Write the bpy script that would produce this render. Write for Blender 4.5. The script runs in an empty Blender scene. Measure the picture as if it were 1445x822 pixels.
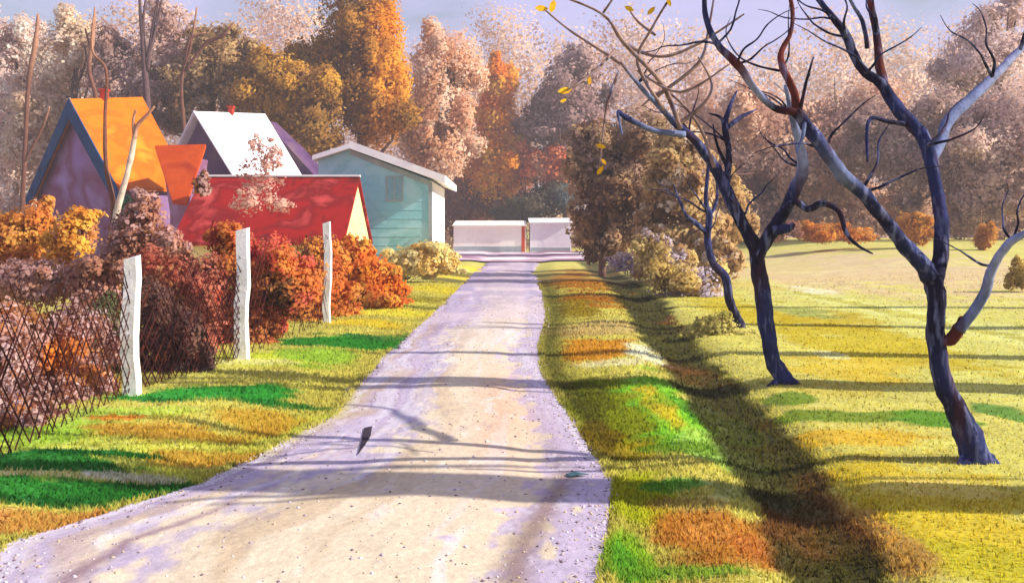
import bpy, math, random
import numpy as np
from mathutils import Vector
random.seed(7)
S = bpy.context.scene
COL = S.collection
F, H, HY = 1250.0, 1.9, 330.0        # focal length (px of a 1445 px frame), eye height, horizon row
PI = math.pi

# ------------------------------------------------------------------ noise
def _h(i, j, k, s):
    n = (i * 374761393 + j * 668265263 + k * 2147483647 + s * 1274126177) & 0xffffffff
    n = ((n ^ (n >> 13)) * 1274126177) & 0xffffffff
    return ((n ^ (n >> 16)) & 0xffff) / 65535.0
def noise(x, y, z=0.0, s=0):
    x = np.asarray(x, float); y = np.asarray(y, float); z = np.asarray(z, float) + 0 * x
    xi, yi, zi = np.floor(x).astype(np.int64), np.floor(y).astype(np.int64), np.floor(z).astype(np.int64)
    fx, fy, fz = x - xi, y - yi, z - zi
    fx, fy, fz = [f * f * (3 - 2 * f) for f in (fx, fy, fz)]
    r = 0
    for a in (0, 1):
        for b in (0, 1):
            for c in (0, 1):
                w = (fx if a else 1 - fx) * (fy if b else 1 - fy) * (fz if c else 1 - fz)
                r = r + w * _h(xi + a, yi + b, zi + c, s)
    return r
def fbm(x, y, z=0.0, s=0, o=4):
    r, a, t = 0, 1.0, 0
    for k in range(o):
        r = r + a * noise(np.asarray(x) * 2**k, np.asarray(y) * 2**k, np.asarray(z) * 2**k, s + k); t += a; a *= .5
    return r / t
def sm(e0, e1, x):
    t = np.clip((x - e0) / (e1 - e0), 0, 1); return t * t * (3 - 2 * t)

def lin(c):
    c = np.asarray(c, float) / 255.0
    return np.where(c <= .04045, c / 12.92, ((c + .055) / 1.055) ** 2.4)
def L4(c, k=1.0): return tuple(float(v) * k for v in lin(c)) + (1.0,)

# ------------------------------------------------------------------ terrain
def P(px, py, D): return Vector(((px - 722.5) / F * D, D, H + (HY - py) / F * D))
def flatg(px, py):
    D = H * F / (py - HY); return ((px - 722.5) / F * D, D)
DITCH = [flatg(*p) for p in ((1290, 1000), (1215, 880), (1180, 800), (1120, 700), (1060, 620), (1000, 555), (950, 490), (915, 440), (880, 400), (850, 384), (838, 376))]
DA = np.array(sorted(DITCH, key=lambda p: p[1]))
def ditch_x(y): return np.interp(y, DA[:, 1], DA[:, 0])
ROADL = [(-260, 1000), (-120, 860), (0, 772), (140, 728), (260, 690), (390, 628), (465, 590), (497, 548), (530, 510), (600, 450), (650, 402), (683, 376), (692, 365)]
ROADR = [(870, 1000), (862, 860), (872, 790), (882, 730), (880, 690), (850, 640), (800, 570), (772, 530), (766, 490), (776, 450), (768, 410), (752, 384), (764, 365)]
RL = np.array(sorted([flatg(*p) for p in ROADL], key=lambda p: p[1]))
RR = np.array(sorted([flatg(*p) for p in ROADR], key=lambda p: p[1]))
def road_l(y): return np.interp(y, RL[:, 1], RL[:, 0])
def road_r(y): return np.interp(y, RR[:, 1], RR[:, 0])
def gz(x, y):
    x = np.asarray(x, float); y = np.asarray(y, float)
    dl = road_l(y) - x; dr = x - road_r(y)
    off = np.maximum(np.maximum(dl, dr), 0)
    z = 0.16 * sm(0, 1.2, off) * sm(3, 8, y)*0.6
    z = z + 0.05 * (fbm(x * .8, y * .8, 0, 3) - .5) * sm(0.0, 1.0, off)
    w = 0.35 + 0.03 * y * (y < 30) + .9 * (y >= 30)
    dd = np.abs(x - ditch_x(y) - .18 * (fbm(y * .7, x * 0, 0, 9) - .5))
    z = z - 0.15 * (1 - sm(0.0, .62 * w + .32, dd)) * sm(60, 35, y)
    z = z + 1.3 * sm(6, 20, x - .04 * y) * sm(14, 62, y) + 1.1 * sm(-6, -30, x) * sm(30, 80, y)
    z = z + 9 * sm(120, 320, y) 
    return z
def gzf(x, y): return float(gz(x, y))
def G(px, py, D0=2.0, D1=300):
    D = D0
    while D < D1:
        v = P(px, py, D)
        if v.z <= gzf(v.x, v.y): break
        D *= 1.004
    return Vector((v.x, v.y, gzf(v.x, v.y)))

# ------------------------------------------------------------------ materials
def newmat(name, rough=.9):
    m = bpy.data.materials.new(name); m.use_nodes = True
    nt = m.node_tree; b = nt.nodes['Principled BSDF']
    b.inputs['Roughness'].default_value = rough
    b.inputs['Specular IOR Level'].default_value = .15
    return m, nt, b
def wash(name, cols, scale=1.0, stretch=(1, 1, 1), rough=.9, edge=.10, grain=.14, bump=.25, dist=.5):
    """mottled pigment: a few colours pooled by warped noise, darker tide lines, fine grain"""
    m, nt, b = newmat(name, rough); N = nt.nodes; K = nt.links
    tc = N.new('ShaderNodeTexCoord'); mp = N.new('ShaderNodeMapping'); mp.inputs['Scale'].default_value = stretch
    K.new(tc.outputs['Object'], mp.inputs['Vector'])
    n1 = N.new('ShaderNodeTexNoise'); n1.inputs['Scale'].default_value = scale; n1.inputs['Detail'].default_value = 5
    n1.inputs['Distortion'].default_value = dist; K.new(mp.outputs[0], n1.inputs['Vector'])
    r = N.new('ShaderNodeValToRGB'); K.new(n1.outputs['Fac'], r.inputs['Fac'])
    cr = r.color_ramp
    while len(cr.elements) < len(cols): cr.elements.new(.5)
    for i, c in enumerate(cols):
        cr.elements[i].position = .32 + .36 * i / max(1, len(cols) - 1); cr.elements[i].color = L4(c)
    # tide lines
    mm = N.new('ShaderNodeMath'); mm.operation = 'MULTIPLY'; mm.inputs[1].default_value = 9; K.new(n1.outputs['Fac'], mm.inputs[0])
    pp = N.new('ShaderNodeMath'); pp.operation = 'PINGPONG'; pp.inputs[1].default_value = 1; K.new(mm.outputs[0], pp.inputs[0])
    e = N.new('ShaderNodeMapRange'); e.inputs[1].default_value = 0; e.inputs[2].default_value = .12
    e.inputs[3].default_value = 1 - edge; e.inputs[4].default_value = 1; K.new(pp.outputs[0], e.inputs[0])
    n2 = N.new('ShaderNodeTexNoise'); n2.inputs['Scale'].default_value = 28; n2.inputs['Detail'].default_value = 6; K.new(tc.outputs['Object'], n2.inputs['Vector'])
    g = N.new('ShaderNodeMapRange'); g.inputs[1].default_value = .3; g.inputs[2].default_value = .7
    g.inputs[3].default_value = 1 - grain; g.inputs[4].default_value = 1 + grain; K.new(n2.outputs['Fac'], g.inputs[0])
    x = N.new('ShaderNodeMath'); x.operation = 'MULTIPLY'; K.new(e.outputs[0], x.inputs[0]); K.new(g.outputs[0], x.inputs[1])
    v = N.new('ShaderNodeVectorMath'); v.operation = 'SCALE'; K.new(r.outputs[0], v.inputs[0]); K.new(x.outputs[0], v.inputs['Scale'])
    K.new(v.outputs[0], b.inputs['Base Color'])
    bp = N.new('ShaderNodeBump'); bp.inputs['Strength'].default_value = bump; bp.inputs['Distance'].default_value = .02
    K.new(n2.outputs['Fac'], bp.inputs['Height']); K.new(bp.outputs[0], b.inputs['Normal'])
    return m
def attr_mat(name, transl=0.0, grain=.12, gscale=30, bump=.0, rough=.95):
    m, nt, b = newmat(name, rough); N = nt.nodes; K = nt.links
    a = N.new('ShaderNodeAttribute'); a.attribute_name = 'Col'
    tc = N.new('ShaderNodeTexCoord')
    n2 = N.new('ShaderNodeTexNoise'); n2.inputs['Scale'].default_value = gscale; n2.inputs['Detail'].default_value = 6; n2.inputs['Roughness'].default_value = .65
    K.new(tc.outputs['Object'], n2.inputs['Vector'])
    g = N.new('ShaderNodeMapRange'); g.inputs[1].default_value = .3; g.inputs[2].default_value = .7
    g.inputs[3].default_value = 1 - grain; g.inputs[4].default_value = 1 + grain; K.new(n2.outputs['Fac'], g.inputs[0])
    v = N.new('ShaderNodeVectorMath'); v.operation = 'SCALE'; K.new(a.outputs['Color'], v.inputs[0]); K.new(g.outputs[0], v.inputs['Scale'])
    K.new(v.outputs[0], b.inputs['Base Color'])
    if bump:
        bp = N.new('ShaderNodeBump'); bp.inputs['Strength'].default_value = bump; bp.inputs['Distance'].default_value = .03
        K.new(n2.outputs['Fac'], bp.inputs['Height']); K.new(bp.outputs[0], b.inputs['Normal'])
    if transl:
        t = N.new('ShaderNodeBsdfTranslucent'); K.new(v.outputs[0], t.inputs['Color'])
        mx = N.new('ShaderNodeMixShader'); mx.inputs[0].default_value = transl
        K.new(b.outputs[0], mx.inputs[1]); K.new(t.outputs[0], mx.inputs[2])
        K.new(mx.outputs[0], N['Material Output'].inputs['Surface'])
    return m
M_GROUND = attr_mat('grass_and_soil', grain=.16, gscale=9, bump=.5)
M_ROAD = attr_mat('pale_road', grain=.10, gscale=22, bump=.35)
M_LEAF = attr_mat('foliage', transl=.5, grain=.15, gscale=2.5)
M_BARK = attr_mat('bark', grain=.45, gscale=7, bump=.8)
M_BARK2 = attr_mat('brown_bark', grain=.3, gscale=6, bump=.5)
def _bark(m):
    nt = m.node_tree; N = nt.nodes; K = nt.links; b = N['Principled BSDF']; src = b.inputs['Base Color'].links[0].from_socket
    tc = N.new('ShaderNodeTexCoord'); mp = N.new('ShaderNodeMapping'); mp.inputs['Scale'].default_value = (1, 1, .22); K.new(tc.outputs['Object'], mp.inputs[0])
    n = N.new('ShaderNodeTexNoise'); n.inputs['Scale'].default_value = 16; n.inputs['Detail'].default_value = 5; K.new(mp.outputs[0], n.inputs['Vector'])
    r = N.new('ShaderNodeMapRange'); r.inputs[1].default_value = .53; r.inputs[2].default_value = .66; r.inputs[4].default_value = .6; K.new(n.outputs['Fac'], r.inputs[0])
    x = N.new('ShaderNodeMix'); x.data_type = 'RGBA'; x.inputs[7].default_value = L4((122, 126, 164)); K.new(r.outputs[0], x.inputs[0]); K.new(src, x.inputs[6])  # pale bark streaks, strengthened in colour to suggest sunlit edges
    n2 = N.new('ShaderNodeTexNoise'); n2.inputs['Scale'].default_value = 5; n2.inputs['Detail'].default_value = 3; K.new(mp.outputs[0], n2.inputs['Vector'])
    r2 = N.new('ShaderNodeMapRange'); r2.inputs[1].default_value = .56; r2.inputs[2].default_value = .66; r2.inputs[4].default_value = .65; K.new(n2.outputs['Fac'], r2.inputs[0])
    y = N.new('ShaderNodeMix'); y.data_type = 'RGBA'; y.inputs[7].default_value = L4((64, 34, 36)); K.new(r2.outputs[0], y.inputs[0]); K.new(x.outputs[2], y.inputs[6])
    K.new(y.outputs[2], b.inputs['Base Color'])
_bark(M_BARK)

# ------------------------------------------------------------------ object helpers
def props(o, label=None, cat=None, group=None, kind=None):
    if label: o['label'] = label
    if cat: o['category'] = cat
    if group: o['group'] = group
    if kind: o['kind'] = kind
    return o
def empty(name, loc, label, cat, group=None):
    o = bpy.data.objects.new(name, None); COL.objects.link(o); o.location = loc; o.empty_display_size = .3
    return props(o, label, cat, group)
def link(name, me, mat, parent=None):
    o = bpy.data.objects.new(name, me); COL.objects.link(o)
    if mat: me.materials.append(mat)
    if parent:
        off = parent.location if parent.type == 'EMPTY' and parent.parent is None else None
        o.parent = parent
        if off is not None:
            o.location = -Vector(off)      # meshes are written in world coordinates
    return o
class MB:
    def __init__(s): s.v, s.f, s.c = [], [], []
    def add(s, vs, fs, col=None):
        n = len(s.v); s.v += [tuple(p) for p in vs]; s.f += [tuple(n + i for i in f) for f in fs]
        s.c += [col] * len(vs)
    def prism(s, poly, vec, col=None):
        n = len(poly); vec = Vector(vec); poly = [Vector(p) for p in poly]
        s.add(poly + [p + vec for p in poly], [tuple(range(n))[::-1], tuple(range(n, 2 * n))] + [(i, (i + 1) % n, n + (i + 1) % n, n + i) for i in range(n)], col)
    def box(s, a, b, col=None):
        s.prism([(a[0], a[1], a[2]), (b[0], a[1], a[2]), (b[0], b[1], a[2]), (a[0], b[1], a[2])], (0, 0, b[2] - a[2]), col)
    def bar(s, a, b, w, h, up=Vector((0, 0, 1))):
        a, b = Vector(a), Vector(b); d = (b - a).normalized(); r = d.cross(up)
        if r.length < 1e-3: r = d.cross(Vector((0, 1, 0)))
        r.normalize(); u = r.cross(d)
        s.prism([a - r * w / 2 - u * h / 2, a + r * w / 2 - u * h / 2, a + r * w / 2 + u * h / 2, a - r * w / 2 + u * h / 2], b - a)
    def tube(s, pts, rad, cols=None, seg=9, sub=5, rough=.12, seed=0):
        """pts world points, rad radii, cols colour per point: one irregular tapering limb"""
        P_, R_, C_ = [], [], []
        n = len(pts); pts = [Vector(p) for p in pts]
        for i in range(n - 1):
            p0, p1, p2, p3 = pts[max(i - 1, 0)], pts[i], pts[i + 1], pts[min(i + 2, n - 1)]
            for k in range(sub):
                t = k / sub
                P_.append(.5 * ((2 * p1) + (p2 - p0) * t + (2 * p0 - 5 * p1 + 4 * p2 - p3) * t * t + (3 * p1 - p0 - 3 * p2 + p3) * t ** 3))
                R_.append(rad[i] * (1 - t) + rad[i + 1] * t)
                if cols: C_.append([cols[i][q] * (1 - t) + cols[i + 1][q] * t for q in range(3)])
        P_.append(pts[-1]); R_.append(rad[-1])
        if cols: C_.append(list(cols[-1]))
        up = Vector((0.3, 1, .1)); base = len(s.v); m = len(P_)
        for i in range(m):
            d = (P_[min(i + 1, m - 1)] - P_[max(i - 1, 0)]).normalized()
            a = d.cross(up).normalized(); b = a.cross(d); p = P_[i]; w = p.length
            for q in range(seg):
                th = 2 * PI * q / seg
                rr = R_[i] * (1 + rough * (.9 * math.sin(i * 1.3 + q * 1.9 + seed) * math.sin(i * .43 + seed * 1.7) + .6 * math.sin(q * 2.4 + seed + i * .31)))
                s.v.append(tuple(p + (a * math.cos(th) + b * math.sin(th)) * rr)); s.c.append(C_[i] if cols else None)
        for i in range(m - 1):
            for q in range(seg):
                s.f.append((base + i * seg + q, base + i * seg + (q + 1) % seg, base + (i + 1) * seg + (q + 1) % seg, base + (i + 1) * seg + q))
        s.f.append(tuple(base + q for q in range(seg))[::-1]); s.f.append(tuple(base + (m - 1) * seg + q for q in range(seg)))
    def build(s, name, mat, parent=None, smooth=False):
        me = bpy.data.meshes.new(name); me.from_pydata(s.v, [], s.f); me.update()
        if s.c and s.c[0] is not None:
            at = me.color_attributes.new('Col', 'FLOAT_COLOR', 'POINT')
            arr = np.ones((len(s.v), 4), np.float32); arr[:, :3] = np.array(s.c, dtype=np.float32); at.data.foreach_set('color', arr.ravel())
        if smooth:
            me.polygons.foreach_set('use_smooth', [True] * len(me.polygons))
        return link(name, me, mat, parent)

def grid_mesh(X, Y, Z, C):
    r, c = X.shape
    me = bpy.data.meshes.new('sheet')
    co = np.stack([X, Y, Z], -1).reshape(-1, 3).astype(np.float32)
    i = np.arange(r * c).reshape(r, c)
    q = np.stack([i[:-1, :-1], i[:-1, 1:], i[1:, 1:], i[1:, :-1]], -1).reshape(-1, 4)
    me.vertices.add(len(co)); me.vertices.foreach_set('co', co.ravel())
    me.loops.add(q.size); me.loops.foreach_set('vertex_index', q.ravel().astype(np.int32))
    me.polygons.add(len(q)); me.polygons.foreach_set('loop_start', np.arange(0, q.size, 4, dtype=np.int32))
    me.update(calc_edges=True); me.validate()
    me.polygons.foreach_set('use_smooth', [True] * len(me.polygons))
    at = me.color_attributes.new('Col', 'FLOAT_COLOR', 'POINT')
    a = np.ones((len(co), 4), np.float32); a[:, :3] = np.clip(C.reshape(-1, 3), 0, .95); at.data.foreach_set('color', a.ravel())
    return me

# ------------------------------------------------------------------ ground
rows = np.concatenate([[-30, -10, 0], np.geomspace(2.5, 140, 620), np.geomspace(150, 900, 30)])
ts = np.concatenate([np.linspace(-6, -.72, 40), np.linspace(-.7, .7, 900), np.linspace(.72, 6, 40)])
Yg = np.repeat(rows[:, None], len(ts), 1); Xg = ts[None, :] * np.maximum(Yg, 2.5) * 1.0
Zg = gz(Xg, Yg)
# patches of differently coloured grass, soil and litter, plus tree shade painted as darker green: (px, py, rx, ry, colour, softness, strength)
GP = [
 # left verge
 (100, 650, 330, 70, (206, 214, 92), .6, 1), (60, 628, 110, 22, (176, 214, 74), .5, .9), (200, 600, 130, 16, (190, 216, 90), .5, .9),
 (250, 622, 110, 26, (216, 176, 70), .5, 1), (345, 600, 60, 12, (214, 178, 70), .4, .9), (180, 605, 45, 5, (228, 140, 44), .2, .9),
 (290, 655, 90, 14, (210, 150, 60), .5, .7), (90, 742, 130, 14, (206, 150, 76), .4, .9), (20, 740, 90, 14, (226, 168, 90), .4, .8),
 (60, 668, 160, 11, (52, 130, 48), .25, 1), (130, 655, 90, 5, (40, 120, 45), .2, 1), (50, 702, 170, 15, (56, 140, 52), .25, 1), (170, 697, 110, 10, (50, 130, 50), .25, 1), (70, 716, 90, 5, (40, 110, 45), .2, .9),  # dark greens paint the tree-shadow band over the left verge
 (60, 684, 120, 3, (240, 222, 150), .2, .9), (200, 680, 60, 3.5, (232, 226, 200), .2, .8),
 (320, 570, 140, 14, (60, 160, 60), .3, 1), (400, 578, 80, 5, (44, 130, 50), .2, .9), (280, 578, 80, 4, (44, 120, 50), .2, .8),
 (380, 515, 90, 11, (196, 206, 70), .4, 1), (450, 510, 70, 12, (160, 196, 70), .4, .9), (350, 520, 60, 4, (236, 230, 150), .3, .8),
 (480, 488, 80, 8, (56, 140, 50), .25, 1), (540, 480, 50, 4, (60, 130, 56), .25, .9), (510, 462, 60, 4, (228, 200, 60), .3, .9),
 (560, 445, 60, 5, (230, 212, 80), .3, 1), (600, 425, 50, 4, (160, 150, 60), .3, .9), (630, 410, 50, 5, (226, 204, 70), .3, 1), (650, 392, 40, 4, (222, 196, 60), .3, 1), (600, 436, 50, 2.5, (120, 124, 50), .3, .8), (660, 380, 30, 3, (220, 190, 60), .3, 1),
 # right verge
 (830, 400, 62, 16, (176, 118, 30), .35, 1), (850, 430, 60, 14, (170, 108, 26), .35, 1), (815, 440, 30, 12, (150, 128, 30), .35, .9), (840, 470, 80, 10, (196, 168, 120), .3, .7),
 (850, 498, 64, 20, (206, 150, 50), .35, 1), (925, 505, 36, 16, (236, 232, 196), .3, 1), (880, 520, 60, 6, (236, 226, 180), .3, .8),
 (880, 590, 76, 52, (140, 150, 34), .35, 1), (850, 620, 26, 30, (136, 112, 30), .35, .9), (840, 570, 28, 24, (110, 116, 34), .4, .8),
 (975, 600, 66, 62, (142, 200, 60), .4, 1), (1010, 640, 46, 30, (190, 226, 110), .4, .8), (935, 585, 22, 26, (206, 180, 46), .35, .8), (980, 590, 14, 12, (80, 150, 40), .3, .9), (965, 575, 50, 9, (90, 160, 44), .4, .6),
 (900, 640, 30, 14, (180, 160, 36), .3, .8), (960, 640, 60, 7, (110, 150, 40), .3, .8),
 (905, 715, 56, 44, (184, 190, 44), .35, 1), (950, 690, 40, 10, (96, 170, 60), .35, .8), (1040, 700, 40, 14, (170, 180, 110), .4, .7), (890, 790, 34, 40, (160, 200, 60), .35, 1), (885, 800, 14, 30, (90, 180, 60), .3, .7),
 (1010, 765, 92, 46, (196, 140, 62), .35, 1), (1000, 760, 50, 14, (226, 160, 80), .4, .8), (960, 812, 110, 8, (130, 180, 60), .4, .8), (990, 720, 60, 12, (200, 180, 100), .4, .8), (1060, 775, 34, 18, (186, 118, 58), .3, .8),
 # lawn
 (1300, 450, 340, 150, (202, 198, 104), .5, 1), (1230, 385, 280, 44, (214, 190, 140), .6, 1), (1190, 480, 100, 62, (196, 178, 42), .35, .95), (1170, 452, 80, 14, (188, 164, 22), .35, .8), (1220, 520, 120, 18, (214, 188, 60), .35, .8), (1180, 560, 60, 12, (198, 182, 80), .35, .7),
 (1400, 470, 60, 110, (214, 214, 128), .5, .9), (1260, 440, 16, 50, (178, 170, 60), .3, .7), (1390, 560, 70, 30, (206, 204, 110), .5, .8), (1130, 440, 30, 10, (160, 170, 90), .4, .8),
 (1200, 600, 130, 7, (122, 146, 44), .3, .95), (1315, 606, 44, 14, (100, 148, 40), .3, 1), (1430, 600, 30, 18, (110, 150, 60), .35, 1), (1110, 576, 34, 8, (110, 140, 40), .3, .9),  # green strips stand in for a tree shadow across the lawn
 (1220, 630, 140, 14, (216, 180, 56), .4, .9), (1330, 740, 190, 90, (208, 186, 54), .5, 1), (1390, 800, 90, 40, (190, 180, 44), .5, .9), (1300, 700, 100, 14, (230, 206, 110), .5, .8), (1215, 740, 40, 100, (196, 150, 84), .5, .8), (1260, 660, 130, 6, (150, 140, 66), .4, .6),
 (1170, 500, 20, 6, (226, 220, 150), .3, .8), (1150, 410, 26, 6, (240, 230, 190), .3, .8),
 (1010, 400, 50, 16, (206, 190, 110), .5, .9), (1050, 380, 60, 18, (214, 196, 130), .5, .9), (1050, 470, 30, 26, (210, 200, 110), .4, .8),
]
C = np.zeros(Xg.shape + (3,)); C[:] = lin((200, 192, 98))
m0 = sm(-4, -30, Xg)[..., None]; C = C * (1 - m0) + lin((170, 130, 100)) * m0
wx = (fbm(Xg * .9, Yg * .9, 1.5, 21) - .5); wy = (fbm(Xg * .9, Yg * .9, 7.7, 31) - .5); fine = fbm(Xg * 3.1, Yg * 3.1, 0, 41) - .5
strk = fbm(Xg * .9, Yg * 4.5, 4, 45) - .5
far = fbm(Xg * .12, Yg * .12, 0, 51)
C *= (0.9 + .2 * far)[..., None]
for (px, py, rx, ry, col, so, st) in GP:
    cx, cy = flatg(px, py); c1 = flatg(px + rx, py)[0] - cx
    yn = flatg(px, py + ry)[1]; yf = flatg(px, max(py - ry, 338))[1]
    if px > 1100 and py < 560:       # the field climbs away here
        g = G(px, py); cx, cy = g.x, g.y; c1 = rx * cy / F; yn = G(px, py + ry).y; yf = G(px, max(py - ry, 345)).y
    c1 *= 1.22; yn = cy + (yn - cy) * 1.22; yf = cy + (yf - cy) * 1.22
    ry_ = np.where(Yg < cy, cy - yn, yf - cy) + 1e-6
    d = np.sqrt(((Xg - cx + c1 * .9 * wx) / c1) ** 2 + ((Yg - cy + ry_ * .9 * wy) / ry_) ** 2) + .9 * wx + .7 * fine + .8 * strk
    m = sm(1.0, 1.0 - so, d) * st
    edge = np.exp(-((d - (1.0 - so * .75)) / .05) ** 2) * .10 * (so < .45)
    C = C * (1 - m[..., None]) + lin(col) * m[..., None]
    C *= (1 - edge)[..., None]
# the ditch: damp leaf litter and bare soil along its bed
w = 0.23 + 0.015 * np.minimum(Yg, 30)
dd = np.abs(Xg - ditch_x(Yg)) / w + .9 * wx + .6 * fine
m = sm(1.25, .8, dd) * sm(75, 50, Yg) * .95
lit = fbm(Xg * 2.2, Yg * .8, 3, 61)[..., None]
dc = lin((44, 44, 26)) * (1 - lit) + lin((84, 84, 40)) * lit
rusty = .7 * sm(.60, .74, fbm(Xg * .8, Yg * .5, 5, 71))[..., None]
dc = dc * (1 - rusty) + lin((120, 66, 34)) * rusty
C = C * (1 - m[..., None]) + dc * m[..., None]
# dark olive seam along the road's right edge
de = Xg - road_r(Yg)
seam = np.exp(-((de - .07 - .004*Yg) / (.05 + .012 * Yg)) ** 2) * sm(7.0, 9.5, Yg) * sm(60, 30, Yg) * .75
C = C * (1 - seam[..., None]) + lin((84, 84, 40)) * seam[..., None]
bl = sm(.62, .72, fbm(Xg * 1.3, Yg * .7, 9, 81))[..., None] * .25
C = C * (1 - bl) + np.minimum(C * 1.5, .85) * bl
C *= (1 + .30 * fine + .25 * strk)[..., None] * .86
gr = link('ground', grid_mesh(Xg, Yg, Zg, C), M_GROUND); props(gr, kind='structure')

# ------------------------------------------------------------------ road
ry = np.concatenate([np.geomspace(2.4, 66, 700), np.linspace(66.5, 90, 30)]); ru = np.linspace(0, 1, 220)
rl, rr = road_l(ry), road_r(ry)
rag = .05 + .004 * ry
rl = rl + rag * 3 * (fbm(ry * 1.1, ry * 0, 0, 5) - .5) + rag * (fbm(ry * 6, ry * 0, 0, 8) - .5); rr = rr + rag * 2.4 * (fbm(ry * 1.3, ry * 0, 4, 6) - .5)
Xr = rl[:, None] * (1 - ru) + rr[:, None] * ru; Yr = np.repeat(ry[:, None], 220, 1)
U = np.repeat(ru[None], len(ry), 0)
rut = np.exp(-((U - .30) / .07) ** 2) + np.exp(-((U - .80) / .06) ** 2)
Zr = gz(Xr, Yr) + .03 + .03 * np.sin(U * PI) - .012 * rut - .035 * (U < .02) - .035 * (U > .98)
wv = fbm(U * 3, Yr * .35, 0, 91) - .5; st = fbm(U * 22 + wv * 3, Yr * .28, 0, 95); big = fbm(U * 2.5, Yr * .22, 2, 97)
fn = fbm(Xr * 9, Yr * 5, 0, 99)
cream = lin((232, 214, 184)); lav = lin((196, 180, 200)); white = lin((240, 234, 238)); mauve = lin((168, 146, 166)); peach = lin((226, 168, 134)); tan = lin((200, 172, 134))
def mixc(C, c, m): return C * (1 - m[..., None]) + c * m[..., None]
Cr = np.zeros(Xr.shape + (3,)); Cr[:] = cream
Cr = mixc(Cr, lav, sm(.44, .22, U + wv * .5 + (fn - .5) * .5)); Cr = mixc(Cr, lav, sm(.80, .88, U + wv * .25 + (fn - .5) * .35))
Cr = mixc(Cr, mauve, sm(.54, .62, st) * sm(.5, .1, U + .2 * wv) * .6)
Cr = mixc(Cr, white, sm(.57, .66, fbm(U * 16 + wv * 2, Yr * .25, 3, 103)) * .4)
Cr = mixc(Cr, tan, sm(.52, .66, fbm(U * 9 + wv * 3, Yr * .3, 5, 105)) * .55 * (U < .55))
Cr = mixc(Cr, peach, np.exp(-((U - .70) / .13) ** 2 - ((Yr - 9.5) / 2.6) ** 2) * .55)
Cr = mixc(Cr, cream * .96, sm(.15, .0, np.abs(U - .56)) * .5)
Cr = mixc(Cr, lin((150, 126, 116)), np.exp(-((U - .86 - .01 * np.sin(Yr)) / .028) ** 2) * sm(9, 6, Yr) * .85)
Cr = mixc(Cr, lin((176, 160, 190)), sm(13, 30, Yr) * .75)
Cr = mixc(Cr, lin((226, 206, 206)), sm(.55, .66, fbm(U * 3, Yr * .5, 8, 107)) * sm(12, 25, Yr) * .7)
Cr = mixc(Cr, lin((206, 190, 96)), sm(.14, .02, U + .25 * wv + .1 * (fn - .5)) * sm(6.2, 8, Yr) * sm(12, 9.5, Yr) * .8)
Cr = mixc(Cr, lin((150, 120, 130)), np.exp(-((U - .17 - wv * .2) / .02) ** 2) * sm(7, 5.5, Yr) * .8)
Cr = mixc(Cr, white, sm(.66, .74, fn) * .3 * sm(.5, .62, fbm(U * 8, Yr * .6, 0, 111)))
gv = fbm(Xr * 34, Yr * 22, 0, 121) - .5
Cr = Cr * (1 + .2 * (fn - .5) + .35 * gv)[..., None] * .80
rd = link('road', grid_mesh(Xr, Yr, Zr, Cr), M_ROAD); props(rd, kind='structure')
def road_z(x, y):
    u = (x - float(road_l(y))) / float(road_r(y) - road_l(y)); rt = math.exp(-((u - .30) / .07) ** 2) + math.exp(-((u - .80) / .06) ** 2)
    return gzf(x, y) + .03 + .03 * math.sin(u * PI) - .012 * rt
def RG(px, py):
    g = G(px, py); return Vector((g.x, g.y, road_z(g.x, g.y) + .004))
# loose gravel, thickest along the road's edges
def pebbles(n=5200):
    R = np.random.RandomState(4); y = 4.4 * (26 / 4.4) ** R.rand(n); u = R.rand(n); e = R.rand(n) < .6; u = np.where(e, np.where(R.rand(n) < .5, .02 + R.exponential(.05, n), .98 - R.exponential(.05, n)), u); u = np.clip(u, .012, .988)
    x = road_l(y) * (1 - u) + road_r(y) * u; rt = np.exp(-((u - .30) / .07) ** 2) + np.exp(-((u - .80) / .06) ** 2)
    z = gz(x, y) + .03 + .03 * np.sin(u * PI) - .012 * rt; r = .004 + .012 * R.rand(n) ** 3 + .0003 * y
    b = np.array([(1, 0, 0), (0, 1, 0), (-1, 0, 0), (0, -1, 0), (0, 0, .7), (0, 0, -.6)], float)
    co = np.stack([x, y, z], -1)[:, None] + b[None] * r[:, None, None] * (.7 + .6 * R.rand(n, 6, 1))
    f = np.array([(0, 1, 4), (1, 2, 4), (2, 3, 4), (3, 0, 4), (1, 0, 5), (2, 1, 5), (3, 2, 5), (0, 3, 5)]); F_ = (f[None] + 6 * np.arange(n)[:, None, None]).reshape(-1)
    me = bpy.data.meshes.new('gravel'); me.vertices.add(n * 6); me.vertices.foreach_set('co', co.astype(np.float32).ravel()); me.loops.add(len(F_)); me.loops.foreach_set('vertex_index', F_.astype(np.int32))
    me.polygons.add(n * 8); me.polygons.foreach_set('loop_start', np.arange(0, n * 24, 3, dtype=np.int32)); me.update(calc_edges=True)
    pal = np.array([lin(c) for c in ((206, 196, 200), (170, 152, 160), (190, 170, 140), (130, 112, 118))]); c = pal[R.randint(0, 4, n)]
    at = me.color_attributes.new('Col', 'FLOAT_COLOR', 'POINT'); arr = np.ones((n * 6, 4), np.float32); arr[:, :3] = np.repeat(c, 6, 0); at.data.foreach_set('color', arr.ravel())
    props(link('gravel', me, M_ROAD), 'loose gravel scattered over the road and thicker along its edges', 'gravel', kind='stuff')
pebbles()
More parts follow.
